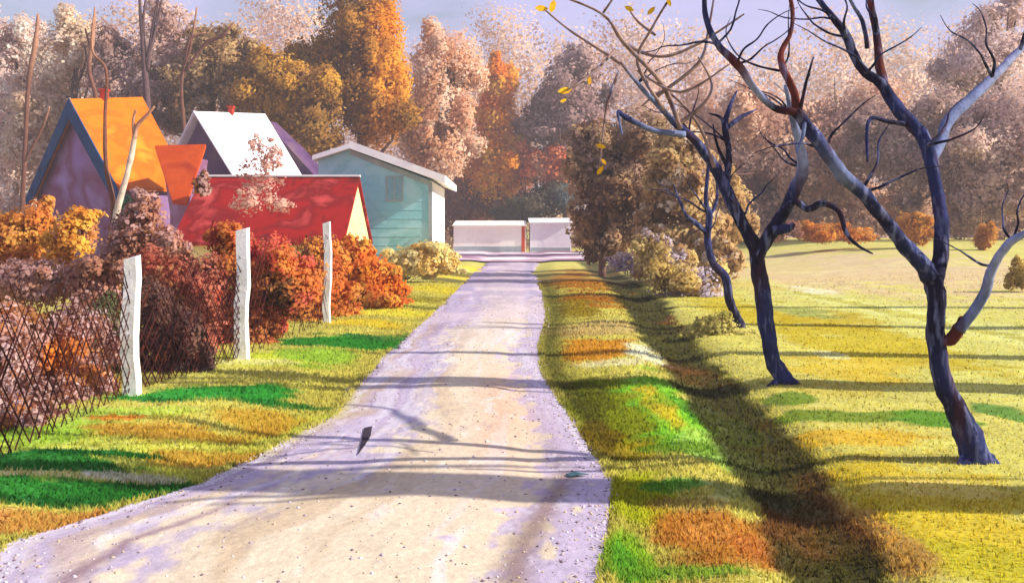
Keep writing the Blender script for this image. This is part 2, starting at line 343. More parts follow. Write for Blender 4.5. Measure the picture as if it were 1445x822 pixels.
# pale lane crossing in front of the far sheds
LY = np.linspace(58, 88, 60); LX = np.linspace(-14, 9, 90)
Xl, Yl = np.meshgrid(LX, LY); Yl = Yl + 1.2 * (fbm(Xl * .4, Yl * 0, 0, 12) - .5)
cl = np.zeros(Xl.shape + (3,)); cl[:] = lin((200, 176, 190))
cl = mixc(cl, lin((150, 106, 130)), sm(.42, .6, fbm(Xl * .25, Yl * .3, 0, 14))); cl = mixc(cl, lin((246, 238, 232)), sm(.55, .6, fbm(Xl * .3, Yl * .3, 5, 15)))
ln = link('lane', grid_mesh(Xl, Yl, gz(Xl, Yl) + .10, cl), M_ROAD); props(ln, kind='structure')

# ------------------------------------------------------------------ foliage
LS, LN, LG = .50, 3.0, 2.0
def leaves(name, blobs, n, size, pal, parent, seed=0, nscale=.5, gap=.40, spots=(), surf=.42, up=.8, stretch=1.0, mat=None):
    """many leaf-clump faces spread through the volume of the blobs (world x,y,z,rx,ry,rz); gaps from noise"""
    farb = blobs[0][1] > 43; V = 5 if farb else 7
    size *= LS * (.80 if farb else 1); n = int(n * LN * (1.45 if farb else 1)); R = np.random.RandomState(seed + 11)
    if len(blobs) < 60:          # ragged outline: smaller masses break out of every big one
        ex = []
        for b in blobs:
            for q in range(5):
                u = R.normal(size=3); u /= np.linalg.norm(u); u[2] *= .9; f = R.uniform(.28, .5); g_ = R.uniform(.8, 1.15)
                ex.append((b[0] + u[0] * b[3] * g_, b[1] + u[1] * b[4] * g_, b[2] + u[2] * b[5] * g_, b[3] * f * R.uniform(.8, 1.3), b[4] * f, b[5] * f * R.uniform(.7, 1.2)))
        blobs = [tuple(b[:3]) + (b[3] * .92, b[4] * .92, b[5] * .92) for b in blobs] + ex
    vol = np.array([(b[3] * b[4] * b[5]) ** (2 / 3) for b in blobs]); vol /= vol.sum()
    bi = R.choice(len(blobs), n * 2, p=vol); B = np.array([b[:6] for b in blobs], float)[bi]
    d = R.normal(size=(n * 2, 3)); d /= np.linalg.norm(d, axis=1)[:, None]
    r = R.rand(n * 2) ** surf * (1 + .22 * (R.rand(n * 2) ** 2))
    lump = .72 + .5 * noise(d[:, 0] * 2.2 + bi * 3.1, d[:, 1] * 2.2, d[:, 2] * 2.2, seed)
    Pn = B[:, :3] + d * B[:, 3:] * (r * lump)[:, None]
    keep = fbm(Pn[:, 0] * nscale * 1.6, Pn[:, 1] * nscale * 1.6, Pn[:, 2] * nscale * 1.6, seed + 5, 3) > gap
    Pn, d = Pn[keep][:n], d[keep][:n]; k = len(Pn)
    zg = gz(Pn[:, 0], Pn[:, 1]); Pn[:, 2] = np.maximum(Pn[:, 2], zg + size * .5)
    nn = d + R.normal(size=(k, 3)) * .38; nn /= np.linalg.norm(nn, axis=1)[:, None]
    sn = d + np.array([0, 0, up]) + R.normal(size=(k, 3)) * .15; sn /= np.linalg.norm(sn, axis=1)[:, None]
    a = np.cross(nn, R.normal(size=(k, 3))); a /= np.linalg.norm(a, axis=1)[:, None]; b = np.cross(nn, a)
    th = np.arange(V) * 2 * PI / V
    rad = size * (.45 + .85 * R.rand(k) ** 1.6)[:, None] * (.55 + .75 * R.rand(k, V))
    co = Pn[:, None, :] + (a[:, None] * np.cos(th)[None, :, None] + b[:, None] * np.sin(th)[None, :, None]) * rad[..., None] * np.array([1, 1, stretch])
    # colour
    q = fbm(Pn[:, 0] * nscale, Pn[:, 1] * nscale, Pn[:, 2] * nscale, seed + 9, 3)
    q = np.clip((q - .5) * 2.1 + .5 + R.normal(size=k) * .07, 0, .9999) * (len(pal) - 1)
    i = q.astype(int); f = sm(.25, .75, q - i)[:, None]; pl = np.array([lin(c) for c in pal])
    c = pl[i] * (1 - f) + pl[np.minimum(i + 1, len(pal) - 1)] * f
    for (sx, sy, sz, sr, sc) in spots:
        dd = np.linalg.norm((Pn - np.array([sx, sy, sz])) * np.array([1, .5, 1]), axis=1) / sr + R.normal(size=k) * .12
        m = sm(1.15, .6, dd)[:, None]; c = c * (1 - m) + lin(sc) * m
    c = c * (1 + .07 * R.normal(size=(k, 1))) * (LG * (.98 if farb else 1)) / (1 + .8 * c) * (np.array([1.02, .92, .82]) if farb else 1)
    me = bpy.data.meshes.new(name)
    me.vertices.add(k * V); me.vertices.foreach_set('co', co.astype(np.float32).ravel())
    me.loops.add(k * V); me.loops.foreach_set('vertex_index', np.arange(k * V, dtype=np.int32))
    me.polygons.add(k); me.polygons.foreach_set('loop_start', np.arange(0, k * V, V, dtype=np.int32))
    me.update(calc_edges=True)
    me.polygons.foreach_set('use_smooth', np.ones(k, bool))
    at = me.color_attributes.new('Col', 'FLOAT_COLOR', 'POINT')
    arr = np.ones((k * V, 4), np.float32); arr[:, :3] = np.repeat(np.clip(c, .003, .9), V, 0); at.data.foreach_set('color', arr.ravel())
    me.normals_split_custom_set_from_vertices(np.repeat(sn, V, 0).tolist())
    return link(name, me, mat or M_LEAF, parent)
def bl(px, py, D, rx, ry, dz=None):
    """ellipsoid centred at pixel (px,py) at distance D, radii given in pixels"""
    p = P(px, py, D); s = D / F
    return (p.x, p.y, p.z, rx * s, (dz if dz else (rx + ry) * .5 * s), ry * s)
def sp(px, py, D, r, c):
    p = P(px, py, D); return (p.x, p.y, p.z, r * D / F, c)
def tree(name, label, cat, blobs, D, n, size, pal, seed, group=None, spots=(), gap=.42, nscale=None, bark=(92, 66, 56), trunk=True, foot=None, tw=.5, part='crown', surf=.5):
    cx = sum(b[0] for b in blobs[0]) if False else blobs[0][0]
    p = P(cx, 330, D); z = gzf(p.x, p.y); t = empty(name, (p.x, p.y, z), label, cat, group)
    B = [bl(b[0], b[1], D + (b[4] if len(b) > 4 else 0), b[2], b[3]) for b in blobs]
    ns = nscale or 1.3 / max(.8, max(x[3] for x in B))
    if trunk:
        top = max(B, key=lambda b: b[2]); mb = MB(); r = random.Random(seed); c = [float(v) for v in lin(bark)]
        zt = top[2] + top[5] * .3; hh = zt - z; rw = tw * hh * .035 + .05
        pts = [(p.x + (top[0] - p.x) * k * k + r.uniform(-.02, .02) * hh * (k > 0), p.y + (top[1] - p.y) * k, z - .2 + (zt - z + .2) * k) for k in (0, .25, .5, .75, 1)]
        mb.tube(pts, [rw * 1.3, rw, rw * .8, rw * .5, rw * .2], [c] * 5, seg=7, sub=3, seed=seed)
        for k in range(9):
            b = r.choice(B); f = r.uniform(.3, .8); s0 = Vector(pts[0]).lerp(Vector(pts[-1]), f)
            e = Vector((b[0] + r.uniform(-.8, .8) * b[3], b[1] + r.uniform(-.8, .5) * b[4], max(b[2] + r.uniform(-.2, .95) * b[5], s0.z + .1)))
            mid = s0.lerp(e, .5) + Vector((r.uniform(-.1, .1) * hh * .5, 0, -.03 * hh))
            mb.tube([s0, mid, e], [rw * .45, rw * .28, rw * .08], [c] * 3, seg=5, sub=3, seed=seed + k)
        mb.build('trunk', M_BARK2, t, True)
    leaves(part, B, n, size, pal, t, seed, ns, gap, [sp(*s) for s in spots], surf)
    return t

# --- far wood: one pale mass no one could count
R = random.Random(3)
fb = []
for i in range(70):
    px = -260 + i * 28 + R.uniform(-16, 16); D = R.uniform(112, 150); topy = 40 + 26 * math.sin(i * .7) + R.uniform(-25, 25) + (26 if px > 880 or 570 < px < 780 else 0)
    yy = 330
    while yy > topy:
        rr = R.uniform(34, 58); fb.append(bl(px + R.uniform(-20, 20), yy, D, rr, rr * R.uniform(.7, 1.1))); yy -= rr * .8
fw = leaves('far_wood', fb, 70000, .60, [(200, 170, 164), (210, 184, 168), (206, 174, 148), (190, 156, 144), (214, 194, 184)], None, 5, .05, .24)
props(fw, 'pale mauve and tan wood filling the background behind the houses and the field', 'wood', kind='stuff')

# --- trees that can be told apart in the wood behind, left to right
TREES = [
 ('birch_tree', 'whitish pale birch at the far left edge behind the steep-gabled cottage', [(20, 110, 34, 70), (10, 200, 40, 60), (40, 60, 22, 40), (20, 290, 50, 50)], 70, 5200, .36, [(224, 212, 208), (208, 184, 176), (230, 222, 218), (190, 156, 142)], (), .40),
 ('pale_tree', 'beige rounded tree behind the left gable with thin brown stems', [(90, 90, 52, 60), (70, 150, 45, 50), (120, 50, 30, 28), (60, 220, 60, 60)], 66, 6500, .34, [(214, 196, 166), (202, 176, 146), (222, 208, 186), (188, 160, 138)], (), .38),
 ('bare_tree', 'mauve-brown tree rising behind the orange roof with a bunch of dark upright stems', [(180, 110, 58, 46), (225, 90, 46, 60), (200, 150, 60, 40), (240, 30, 30, 34), (150, 60, 22, 40)], 64, 8500, .30, [(150, 118, 110), (176, 146, 138), (190, 166, 158), (134, 104, 92)], [(270, 165, 64, 50, (104, 78, 52))], .40),
 ('shade_tree', 'olive-tan tree between the orange roof and the white roof', [(290, 100, 44, 50), (320, 70, 34, 36), (270, 150, 36, 36), (340, 130, 40, 40)], 62, 7000, .30, [(158, 128, 84), (180, 152, 104), (132, 102, 64), (196, 174, 138)], [(255, 160, 62, 34, (92, 68, 46))], .38),
 ('ochre_tree', 'round yellow-ochre tree behind the white roof', [(385, 105, 42, 40), (400, 150, 50, 46), (370, 90, 24, 24), (440, 160, 50, 60)], 60, 8500, .28, [(196, 150, 52), (172, 128, 50), (150, 110, 46), (206, 166, 76)], [(450, 170, 60, 44, (128, 94, 44))], .36),
 ('tall_tree', 'tallest tree, dark brown crown with a bright ochre right side, above the teal barn', [(500, 30, 50, 60), (545, 70, 30, 90), (490, 120, 60, 60), (530, 160, 46, 56), (450, 110, 40, 50), (520, -40, 44, 50)], 63, 15000, .30, [(112, 76, 38), (140, 98, 42), (160, 112, 44), (120, 88, 36)], [(558, 40, 63, 44, (206, 134, 30)), (555, 110, 63, 46, (214, 146, 44)), (545, 180, 63, 36, (190, 124, 46)), (430, 100, 63, 30, (160, 128, 50))], .34),
 ('pink_tree', 'pale pinkish tan tree between the ochre-sided tree and the orange cone', [(610, 130, 44, 80), (620, 210, 52, 50), (640, 90, 40, 50), (590, 190, 30, 50)], 75, 8000, .36, [(214, 170, 142), (204, 154, 120), (220, 186, 164), (192, 140, 104)], (), .38),
 ('cone_tree', 'orange cone-shaped tree with a red heart behind the barn corner', [(700, 125, 24, 40), (700, 175, 38, 50), (698, 235, 50, 50), (700, 105, 14, 26)], 99, 9000, .41, [(224, 140, 30), (214, 120, 24), (230, 160, 50), (204, 112, 40)], [(678, 180, 99, 15, (206, 70, 26)), (690, 150, 99, 22, (216, 100, 26)), (740, 220, 99, 24, (214, 170, 110))], .34),
 ('maroon_bush', 'maroon-brown thicket under the orange cone tree behind the grey shed', [(655, 270, 40, 42), (700, 280, 44, 34), (640, 310, 26, 30), (720, 262, 36, 28)], 104, 6000, .42, [(124, 74, 62), (142, 88, 66), (104, 60, 60), (154, 100, 72)], (), .33),
 ('purple_tree', 'purple-brown ragged tree with a few yellow leaves right of the orange cone', [(800, 130, 44, 54), (780, 180, 50, 40), (830, 170, 46, 50), (812, 90, 24, 34)], 98, 8500, .45, [(134, 106, 106), (152, 126, 126), (116, 88, 84), (168, 144, 144)], (), .42),
 ('russet_tree', 'salmon-red rounded tree above the dark olive bush', [(765, 232, 40, 30), (745, 225, 24, 24), (785, 245, 24, 24)], 97, 3600, .38, [(210, 108, 70), (218, 130, 88), (190, 88, 56), (216, 150, 112)], (), .32),
 ('olive_bush', 'dark olive-green bush with a slate-blue side over the white shed', [(750, 292, 42, 24), (775, 280, 36, 24), (718, 302, 28, 14), (794, 282, 24, 26)], 96, 4200, .32, [(58, 60, 44), (74, 74, 54), (46, 48, 40), (92, 86, 68)], [(796, 278, 96, 20, (82, 104, 122))], .30),
 ('brown_tree', 'broad dark brown tree right of the white shed with violet patches', [(850, 250, 50, 60), (860, 310, 44, 50), (900, 200, 46, 46), (840, 200, 36, 34), (905, 260, 46, 50)], 40, 13000, .19, [(142, 106, 74), (120, 86, 60), (160, 126, 92), (150, 118, 100)], [(905, 205, 40, 20, (96, 76, 96)), (828, 172, 40, 12, (80, 58, 50)), (850, 345, 40, 22, (84, 60, 40))], .38),
 ('tan_tree', 'loose ochre-tan shrub-like tree left of the twin-limbed tree', [(960, 270, 46, 56), (985, 330, 40, 46), (1030, 300, 34, 50, 4), (1010, 370, 34, 34, -2), (940, 330, 44, 46), (960, 210, 40, 40)], 34, 14500, .17, [(170, 134, 84), (186, 152, 96), (150, 112, 70), (204, 180, 150)], [(1060, 240, 34, 26, (124, 86, 66))], .42),
 ('rosy_tree', 'large pinkish mauve tree filling the gap between the two near trees', [(1080, 190, 80, 70), (1170, 210, 80, 60), (1130, 260, 90, 50), (1220, 160, 60, 60), (1010, 170, 60, 60)], 72, 13500, .40, [(196, 158, 136), (176, 136, 116), (210, 176, 154), (156, 116, 92)], [(1065, 250, 72, 34, (128, 92, 72)), (1240, 210, 72, 44, (150, 122, 128))], .38),
 ('plum_tree', 'plum-grey tree behind the nearest forked tree', [(1290, 230, 70, 60), (1250, 190, 50, 50), (1330, 170, 50, 60)], 66, 7500, .34, [(156, 132, 128), (172, 148, 142), (142, 116, 108), (186, 162, 152)], (), .40),
 ('mauve_tree', 'dusky mauve tree at the right edge of the field', [(1390, 230, 70, 74), (1430, 180, 60, 70), (1360, 280, 50, 36), (1440, 260, 50, 50)], 62, 9500, .32, [(174, 148, 142), (162, 134, 128), (188, 162, 154), (202, 178, 168)], (), .36),
 ('lilac_tree', 'pale lilac tree reaching the top right corner', [(1390, 80, 60, 60), (1430, 40, 40, 50), (1360, 110, 44, 40)], 78, 4800, .38, [(186, 162, 162), (200, 178, 178), (210, 190, 194)], (), .44),
]
for i, (nm, lb, B, D, n, sz, pal, spt, gp) in enumerate(TREES):
    bush = 'bush' in nm
    tree(nm, lb, 'bush' if bush else 'tree', B, D, n, sz, pal, 20 + i, None, spt, gp, trunk=True, tw=.45, bark=(110, 80, 70), part='foliage' if bush else 'crown')

# orange clumps and the brown hedge along the top of the field
for i, (lb, B, D, n, sz, pal) in enumerate([
    ('long low orange-brown bush on the field edge behind the hooked branch', [(1165, 328, 34, 16), (1205, 332, 26, 13), (1140, 326, 20, 14)], 50, 2600, .15, [(196, 124, 36), (178, 102, 30), (206, 142, 60)]),
    ('ochre bush on the field edge in the crook of the forked tree', [(1286, 322, 24, 22), (1300, 318, 16, 18)], 48, 1700, .15, [(190, 128, 40), (166, 104, 36), (204, 150, 60)]),
    ('small rust bush on the field edge right of the forked tree', [(1390, 332, 16, 18), (1384, 340, 12, 12)], 46, 900, .13, [(184, 126, 50), (164, 104, 44)]),
    ('pale olive bush on the field edge at the right frame edge', [(1440, 385, 16, 22), (1432, 395, 16, 14)], 26, 900, .08, [(186, 160, 80), (170, 140, 66)]),
    ('brown-violet bush on the field edge under the twin-limbed tree', [(1110, 322, 20, 14), (1095, 330, 20, 14)], 44, 900, .13, [(134, 96, 70), (110, 78, 80)])]):
    tree('field_bush', lb, 'bush', B, D, n, sz, pal, 60 + i, 'bushes along the top of the field', gap=.30, trunk=False, part='foliage')
hb = [bl(1010 + i * 26, 300 + 8 * math.sin(i), 74 + 3 * math.sin(i * 2.1), 34, 34) for i in range(24)]
t = empty('hedge', (hb[0][0], 72, gzf(hb[0][0], 72)), 'long brown-mauve hedge running behind the field under the trees', 'hedge')
leaves('foliage', hb, 13000, .34, [(176, 142, 124), (196, 164, 144), (160, 124, 110), (206, 176, 150)], t, 77, .3, .30)

def tufts(n=26000):
    R = np.random.RandomState(8); k = n
    y = 4.2 * (34 / 4.2) ** R.rand(k); side = R.rand(k)
    x = np.where(side < .4, road_l(y) - R.exponential(.8, k) * (.5 + y * .04) , np.where(side < .7, road_r(y) + R.exponential(.35, k) * (.5 + y * .04), ditch_x(y) + R.normal(size=k) * (.9 + .05 * y)))
    x = np.where(R.rand(k) < .5, y * R.uniform(-.6, .62, k), x)
    x = x + np.where(side < .4, .1, np.where(side < .7, -.1, 0)) * R.rand(k)
    ok = ((x < road_l(y) + .10) | (x > road_r(y) - .10)) & (fbm(x * 1.4, y * 1.4, 2, 77) > .2); x, y = x[ok], y[ok]; k = len(x)
    ri = np.clip(np.searchsorted(rows, y), 0, len(rows) - 1); ci = np.clip(np.searchsorted(ts, x / y), 0, len(ts) - 1); c = 1.5 * C[ri, ci] * (1 + .14 * R.normal(size=(k, 1))) * np.array([1.0, .98, .82])
    z = gz(x, y) + .03 * ((x > road_l(y)) & (x < road_r(y))); h = (.015 + .03 * R.rand(k)) * (1 + y * .012) * np.where(x > ditch_x(y) + .5, .6, 1); w = h * .09 + .0011 * y; a = R.uniform(0, PI, k); lx, ly = R.normal(size=k) * .5 * h, R.normal(size=k) * .5 * h
    b0 = np.stack([x - np.cos(a) * w, y - np.sin(a) * w, z - .01], -1); b1 = np.stack([x + np.cos(a) * w, y + np.sin(a) * w, z - .01], -1); t0 = np.stack([x + lx, y + ly, z + h], -1)
    co = np.stack([b0, b1, t0], 1).astype(np.float32); me = bpy.data.meshes.new('grass')
    me.vertices.add(k * 3); me.vertices.foreach_set('co', co.ravel()); me.loops.add(k * 3); me.loops.foreach_set('vertex_index', np.arange(k * 3, dtype=np.int32))
    me.polygons.add(k); me.polygons.foreach_set('loop_start', np.arange(0, k * 3, 3, dtype=np.int32)); me.update(calc_edges=True)
    at = me.color_attributes.new('Col', 'FLOAT_COLOR', 'POINT'); arr = np.ones((k * 3, 4), np.float32); arr[:, :3] = np.repeat(np.clip(c, .004, .9), 3, 0); at.data.foreach_set('color', arr.ravel())
    me.normals_split_custom_set_from_vertices(np.tile([0., 0., 1.], (k * 3, 1)).tolist())
    props(link('grass', me, M_LEAF), 'short grass blades growing on the verges and the ditch banks', 'grass', kind='stuff')
tufts(230000)

# ------------------------------------------------------------------ houses
M_RED = wash('red_roof', [(100, 10, 12), (158, 18, 14), (120, 12, 14), (190, 66, 62)], .7)
M_ORANGE = wash('orange_roof', [(214, 100, 6), (226, 116, 10), (216, 96, 8), (232, 136, 26)], .6)
M_DORANGE = wash('rust_roof', [(190, 62, 12), (204, 80, 18), (170, 50, 16)], .8)
M_WHITE = wash('white_paint', [(246, 240, 240), (250, 248, 246), (232, 226, 232)], .7, edge=.05, grain=.05)
M_POST = wash('post_paint', [(244, 240, 230), (250, 248, 244), (226, 224, 214)], 3, edge=.12, grain=.08)
M_CREAM = wash('cream_wall', [(238, 208, 140), (244, 222, 160), (230, 196, 130)], .8, edge=.08)
M_TEAL = wash('teal_wall', [(132, 198, 208), (146, 208, 214), (172, 220, 224), (134, 196, 196)], .45, edge=.12)
M_TRIM = wash('grey_trim', [(150, 166, 168), (176, 184, 182)], 1)
M_NAVY = wash('navy_board', [(16, 52, 92), (24, 74, 116), (14, 40, 84)], 1.2)
M_MAUVEW = wash('mauve_wall', [(150, 120, 170), (128, 80, 104), (166, 142, 192)], .3, edge=.1)
M_PURPLE = wash('purple_wall', [(70, 44, 84), (92, 64, 100), (112, 86, 96)], .6)
M_DARK = wash('dark_eave', [(46, 36, 44), (60, 46, 50)], 1.5)
M_BRICK = wash('chimney_brick', [(196, 60, 30), (176, 50, 30)], 3)
M_GREYW = wash('grey_wall', [(248, 240, 224), (252, 246, 234), (240, 230, 214)], .4, edge=.1)
M_FWIRE = wash('rusty_wire', [(74, 28, 24), (54, 24, 26), (92, 42, 24)], 6, edge=0)
M_GLASS = wash('window_pane', [(74, 92, 100), (96, 116, 120)], 3, rough=.2)

def gable_house(name, label, A, B, za, zb, apex_z, length, walls, roof, board=None, apex_t=.5, over=.35, thick=.16, chim=None, back_apex=None, window=None):
    """A,B plan corners of the front gable (left,right), za/zb eave heights, ridge runs away from the gable"""
    A2, B2 = Vector((A[0], A[1], 0)), Vector((B[0], B[1], 0)); g = (B2 - A2).normalized()
    out = Vector((g.y, -g.x, 0))                              # towards the viewer
    back = -out; Mx = A2.lerp(B2, apex_t)
    base = min(gzf(A[0], A[1]), gzf(B[0], B[1])) - .3
    t = empty(name, (Mx.x, Mx.y, base + .3), label, 'house')
    up = lambda p, z: Vector((p.x, p.y, z))
    bz = back_apex or apex_z
    w = MB()
    poly = [up(A2, base), up(B2, base), up(B2, zb - .22), up(Mx, apex_z - .22), up(A2, za - .22)]
    # walls as one closed gabled volume
    n = 5; off = back * length; bp = [p + off for p in poly]; bp[3].z = bz - .3
    w.add(poly + bp, [(4, 3, 2, 1, 0), (5, 6, 7, 8, 9)] + [(i, (i + 1) % n, n + (i + 1) % n, n + i) for i in range(n)])
    w.build('wall', walls, t)
    for side, C2, zc in ((-1, A2, za), (1, B2, zb)):
        r = MB(); top = up(Mx, apex_z + .02) + out * over; topb = up(Mx, bz + .02) + back * (length + over)
        sl = (up(C2, zc) - up(Mx, apex_z)); sln = sl.normalized()
        e = up(C2, zc) + sln * over + out * over + Vector((0, 0, .02)); eb = up(C2, zc) + sln * over + back * (length + over) + Vector((0, 0, .02))
        nrm = Vector((0, 0, thick))
        if side == -1: r.prism([top, e, eb, topb][::-1], nrm)
        else: r.prism([top, e, eb, topb], nrm)
        r.build('roof', roof, t)
        if board:
            b = MB(); o2 = out * (over + .004)
            p0 = up(Mx, apex_z + thick + .05) + o2; p1 = up(C2, zc) + sln * (over + .1) + o2 + Vector((0, 0, thick))
            wd = Vector((0, 0, -board[1]))
            b.prism([p0, p1, p1 + wd * .9, p0 + wd], out * .06); b.build('bargeboard', board[0], t)
    if chim:
        f, s, hgt = chim; c = MB(); p = up(Mx, bz) + back * (length * f)
        c.box((p.x - s, p.y - s, p.z - .5), (p.x + s, p.y + s, p.z + hgt)); c.box((p.x - s * 1.3, p.y - s * 1.3, p.z + hgt), (p.x + s * 1.3, p.y + s * 1.3, p.z + hgt + .1))
        c.build('chimney', M_BRICK, t)
    return t
def px2(px, D): return ((px - 722.5) / F * D, D)
# steep cottage with navy bargeboards and orange roof
cot = gable_house('cottage', 'steep-gabled mauve cottage with navy bargeboards and a bright orange roof', px2(52, 45), px2(172, 40), 3.9, 4.1, 8.15, 3.0,
            M_MAUVEW, M_ORANGE, (M_NAVY, .95), chim=(.45, .15, .22), back_apex=8.7)
wm = MB(); c0 = P(112, 262, 42.2); 
# white-roofed house
wh = gable_house('farmhouse', 'white-roofed farmhouse with a dark purple gable and a small red chimney', px2(232, 52), px2(336, 48), 4.6, 5.0, 8.6, 4.2,
            M_PURPLE, M_WHITE, (M_WHITE, .12), chim=(.5, .14, .26), back_apex=9.0)
wg = MB(); q = [P(345, 300, 55.5), P(448, 300, 55.5), P(446, 250, 55.5), P(405, 205, 55.5), P(366, 168, 55.5), P(345, 200, 55.5)]
wg.prism(q, (0.6, 1.8, 0)); wg.build('tree_shade_block', M_PURPLE, wh)  # dark solid put in to stand for tree shade behind the roof
# rust wedge-shaped roof of the little annexe
ax = MB(); az = gzf(-14, 38)
an = empty('outbuilding', (-14.2, 38.4, az), 'small outbuilding with a wedge-shaped rust-orange roof between the cottage and the red roof', 'shed')
r = MB(); r.prism([P(219, 210, 39.4), P(291, 208, 39.4), P(264, 290, 37.9), P(244, 288, 37.9)][::-1], (0, -.05, .14)); r.build('roof', M_DORANGE, an)
ax.prism([P(228, 222, 39.5), P(276, 222, 39.5), P(266, 300, 39.5) , P(266, 380, 39.5), P(240, 380, 39.5), P(240, 300, 39.5)][::-1], (0, 1.6, 0)); ax.build('wall', M_MAUVEW, an)
# red-roofed house: ridge runs across the view, its right gable is cream
x0, x1, yf, yr, yb = -13.1, -6.45, 34.0, 37.5, 41.0
zb = gzf(-9, 36) - .3; zr = 4.2; ze = 1.45
rh = empty('red_house', (-9.8, 37.5, zb + .3), 'long low house with a deep red roof and cream gable in front of the others', 'house')
m = MB(); prof = [(yf + .25, zb), (yb - .25, zb), (yb - .25, ze + .15), (yr, zr - .05), (yf + .25, ze + .15)]
m.prism([(x0 + .2, y, z) for y, z in prof][::-1], (x1 - x0 - .32, 0, 0)); m.build('wall', M_CREAM, rh)
for (a, za, b, zb_) in ((yr, zr, yf, ze), (yr, zr, yb, ze)):
    m = MB(); q = [(x0, a, za), (x1, a, za), (x1, b, zb_), (x0, b, zb_)]
    m.prism(q if b > a else q[::-1], (0, 0, .14)); m.build('roof', M_RED, rh)
m = MB(); m.box((x0 - .02, yr - .12, zr + .12), (x1 + .03, yr + .12, zr + .2)); m.build('ridge_cap', M_WHITE, rh)
# teal barn
D = 42.0; bx = lambda p: (p - 722.5) / F * D; bzf = lambda y: H + (HY - y) / F * D
tb = empty('barn', (bx(530), 45, gzf(bx(530), 45)), 'teal barn with an uneven white roof and a side wall coloured white as sunlit', 'barn')
xl, xa, xr_ = bx(449), bx(495), bx(607); zl, zp, ze2 = bzf(226), bzf(211), bzf(254); zb0 = gzf(xa, 44) - .4; Lb = 7.8
m = MB(); m.prism([(xl, D, zb0), (xr_, D, zb0), (xr_, D, ze2), (xa, D, zp), (xl, D, zl)][::-1], (0, Lb, 0)); 
for k in range(1, 14):
    z = zb0 + .4 + k * .42; xe = min(xr_, xa + (zp - z) / (zp - ze2) * (xr_ - xa)) - .06; xs = max(xl, xa - (zp - z) / (zp - zl) * (xa - xl)) + .04
    if z < zp - .2: m.box((xs, D - .012, z), (xe, D + .05, z + .03))
m.build('wall', M_TEAL, tb)
m = MB(); m.box((xr_ + .004, D - .02, zb0), (xr_ + .09, D + Lb, ze2 - .05)); m.build('sunlit_side_wall', M_WHITE, tb)  # white slab over the side, sunlit brightness put into its colour
m = MB(); m.prism([(xa, D - .45, zp + .02), (bx(629) - .0, D - .45, bzf(259)), (bx(629), D + Lb + .3, bzf(259)), (xa, D + Lb + .3, zp + .02)][::-1][::-1], (0, 0, .36)); m.build('roof', M_WHITE, tb)
m = MB(); m.prism([(xa, D - .45, zp + .02), (xl - .18, D - .45, zl - .03), (xl - .18, D + Lb + .3, zl - .03), (xa, D + Lb + .3, zp + .02)][::-1], (0, 0, .22)); m.build('roof', M_WHITE, tb)
m = MB(); m.bar((xa, D - .03, zp - .12), (xr_ - .02, D - .03, ze2 - .16), .05, .22); m.build('eave_board', M_TRIM, tb)
m = MB(); m.box((xr_ - .08, D - .04, zb0), (xr_ + .1, D - .003, ze2 - .1)); m.build('corner_board', M_TRIM, tb)
fr = MB(); a, b = P(546, 250, D), P(567, 282, D)
for (u0, v0, u1, v1) in ((a.x - .06, b.z - .06, a.x, a.z + .06), (b.x, b.z - .06, b.x + .06, a.z + .06), (a.x, a.z, b.x, a.z + .06), (a.x, b.z - .06, b.x, b.z), ((a.x + b.x) / 2 - .02, b.z, (a.x + b.x) / 2 + .02, a.z)):
    fr.box((u0, D - .05, v0), (u1, D - .003, v1))
fw_ = fr.build('window', M_TRIM, tb); fw_.location = -Vector(tb.location)
pn = MB(); pn.box((a.x, D - .02, b.z), (b.x, D - .002, a.z)); pne = pn.build('pane', wash('barn_pane', [(120, 170, 178), (140, 186, 190)], 3, rough=.3), None); pne.parent = fw_
# far sheds
DS = 88.0
def far_box(name, label, pa, pb, pt, pbm, wall, roofm, dy, extra=0, over=.1):
    a, b = P(pa, pt, DS), P(pb, pbm, DS); zb = gzf(a.x, DS) - .2
    t = empty(name, ((a.x + b.x) / 2, DS, gzf(a.x, DS)), label, 'shed')
    m = MB(); m.box((a.x, DS, zb), (b.x, DS + dy, a.z)); m.build('wall', wall, t)
    m = MB(); m.prism([(a.x - over, DS - .35, a.z), (b.x + over, DS - .35, a.z + extra), (b.x + over, DS + dy, a.z + extra + .5), (a.x - over, DS + dy, a.z + .5)], (0, 0, .12)); m.build('roof', roofm, t)
    m = MB(); m.box((a.x + .1, DS - .06, gzf(a.x, DS) - .1), (b.x - .1, DS - .004, gzf(a.x, DS) + .55)); m.build('plinth', M_TRIM, t)
    return t, a, b
t1, a, b = far_box('shed', 'long grey-white low shed at the end of the road, left one', 640, 742, 319, 350, M_GREYW, M_GREYW, 5)
m = MB(); m.box((b.x - .42, DS - .08, gzf(b.x, DS)), (b.x - .1, DS - .003, b.z + 2.3)); m.build('door', M_DORANGE, t1)
t2, a, b = far_box('shed', 'bright white low shed at the end of the road, right of the orange door', 748, 806, 315, 350, M_WHITE, M_WHITE, 5)

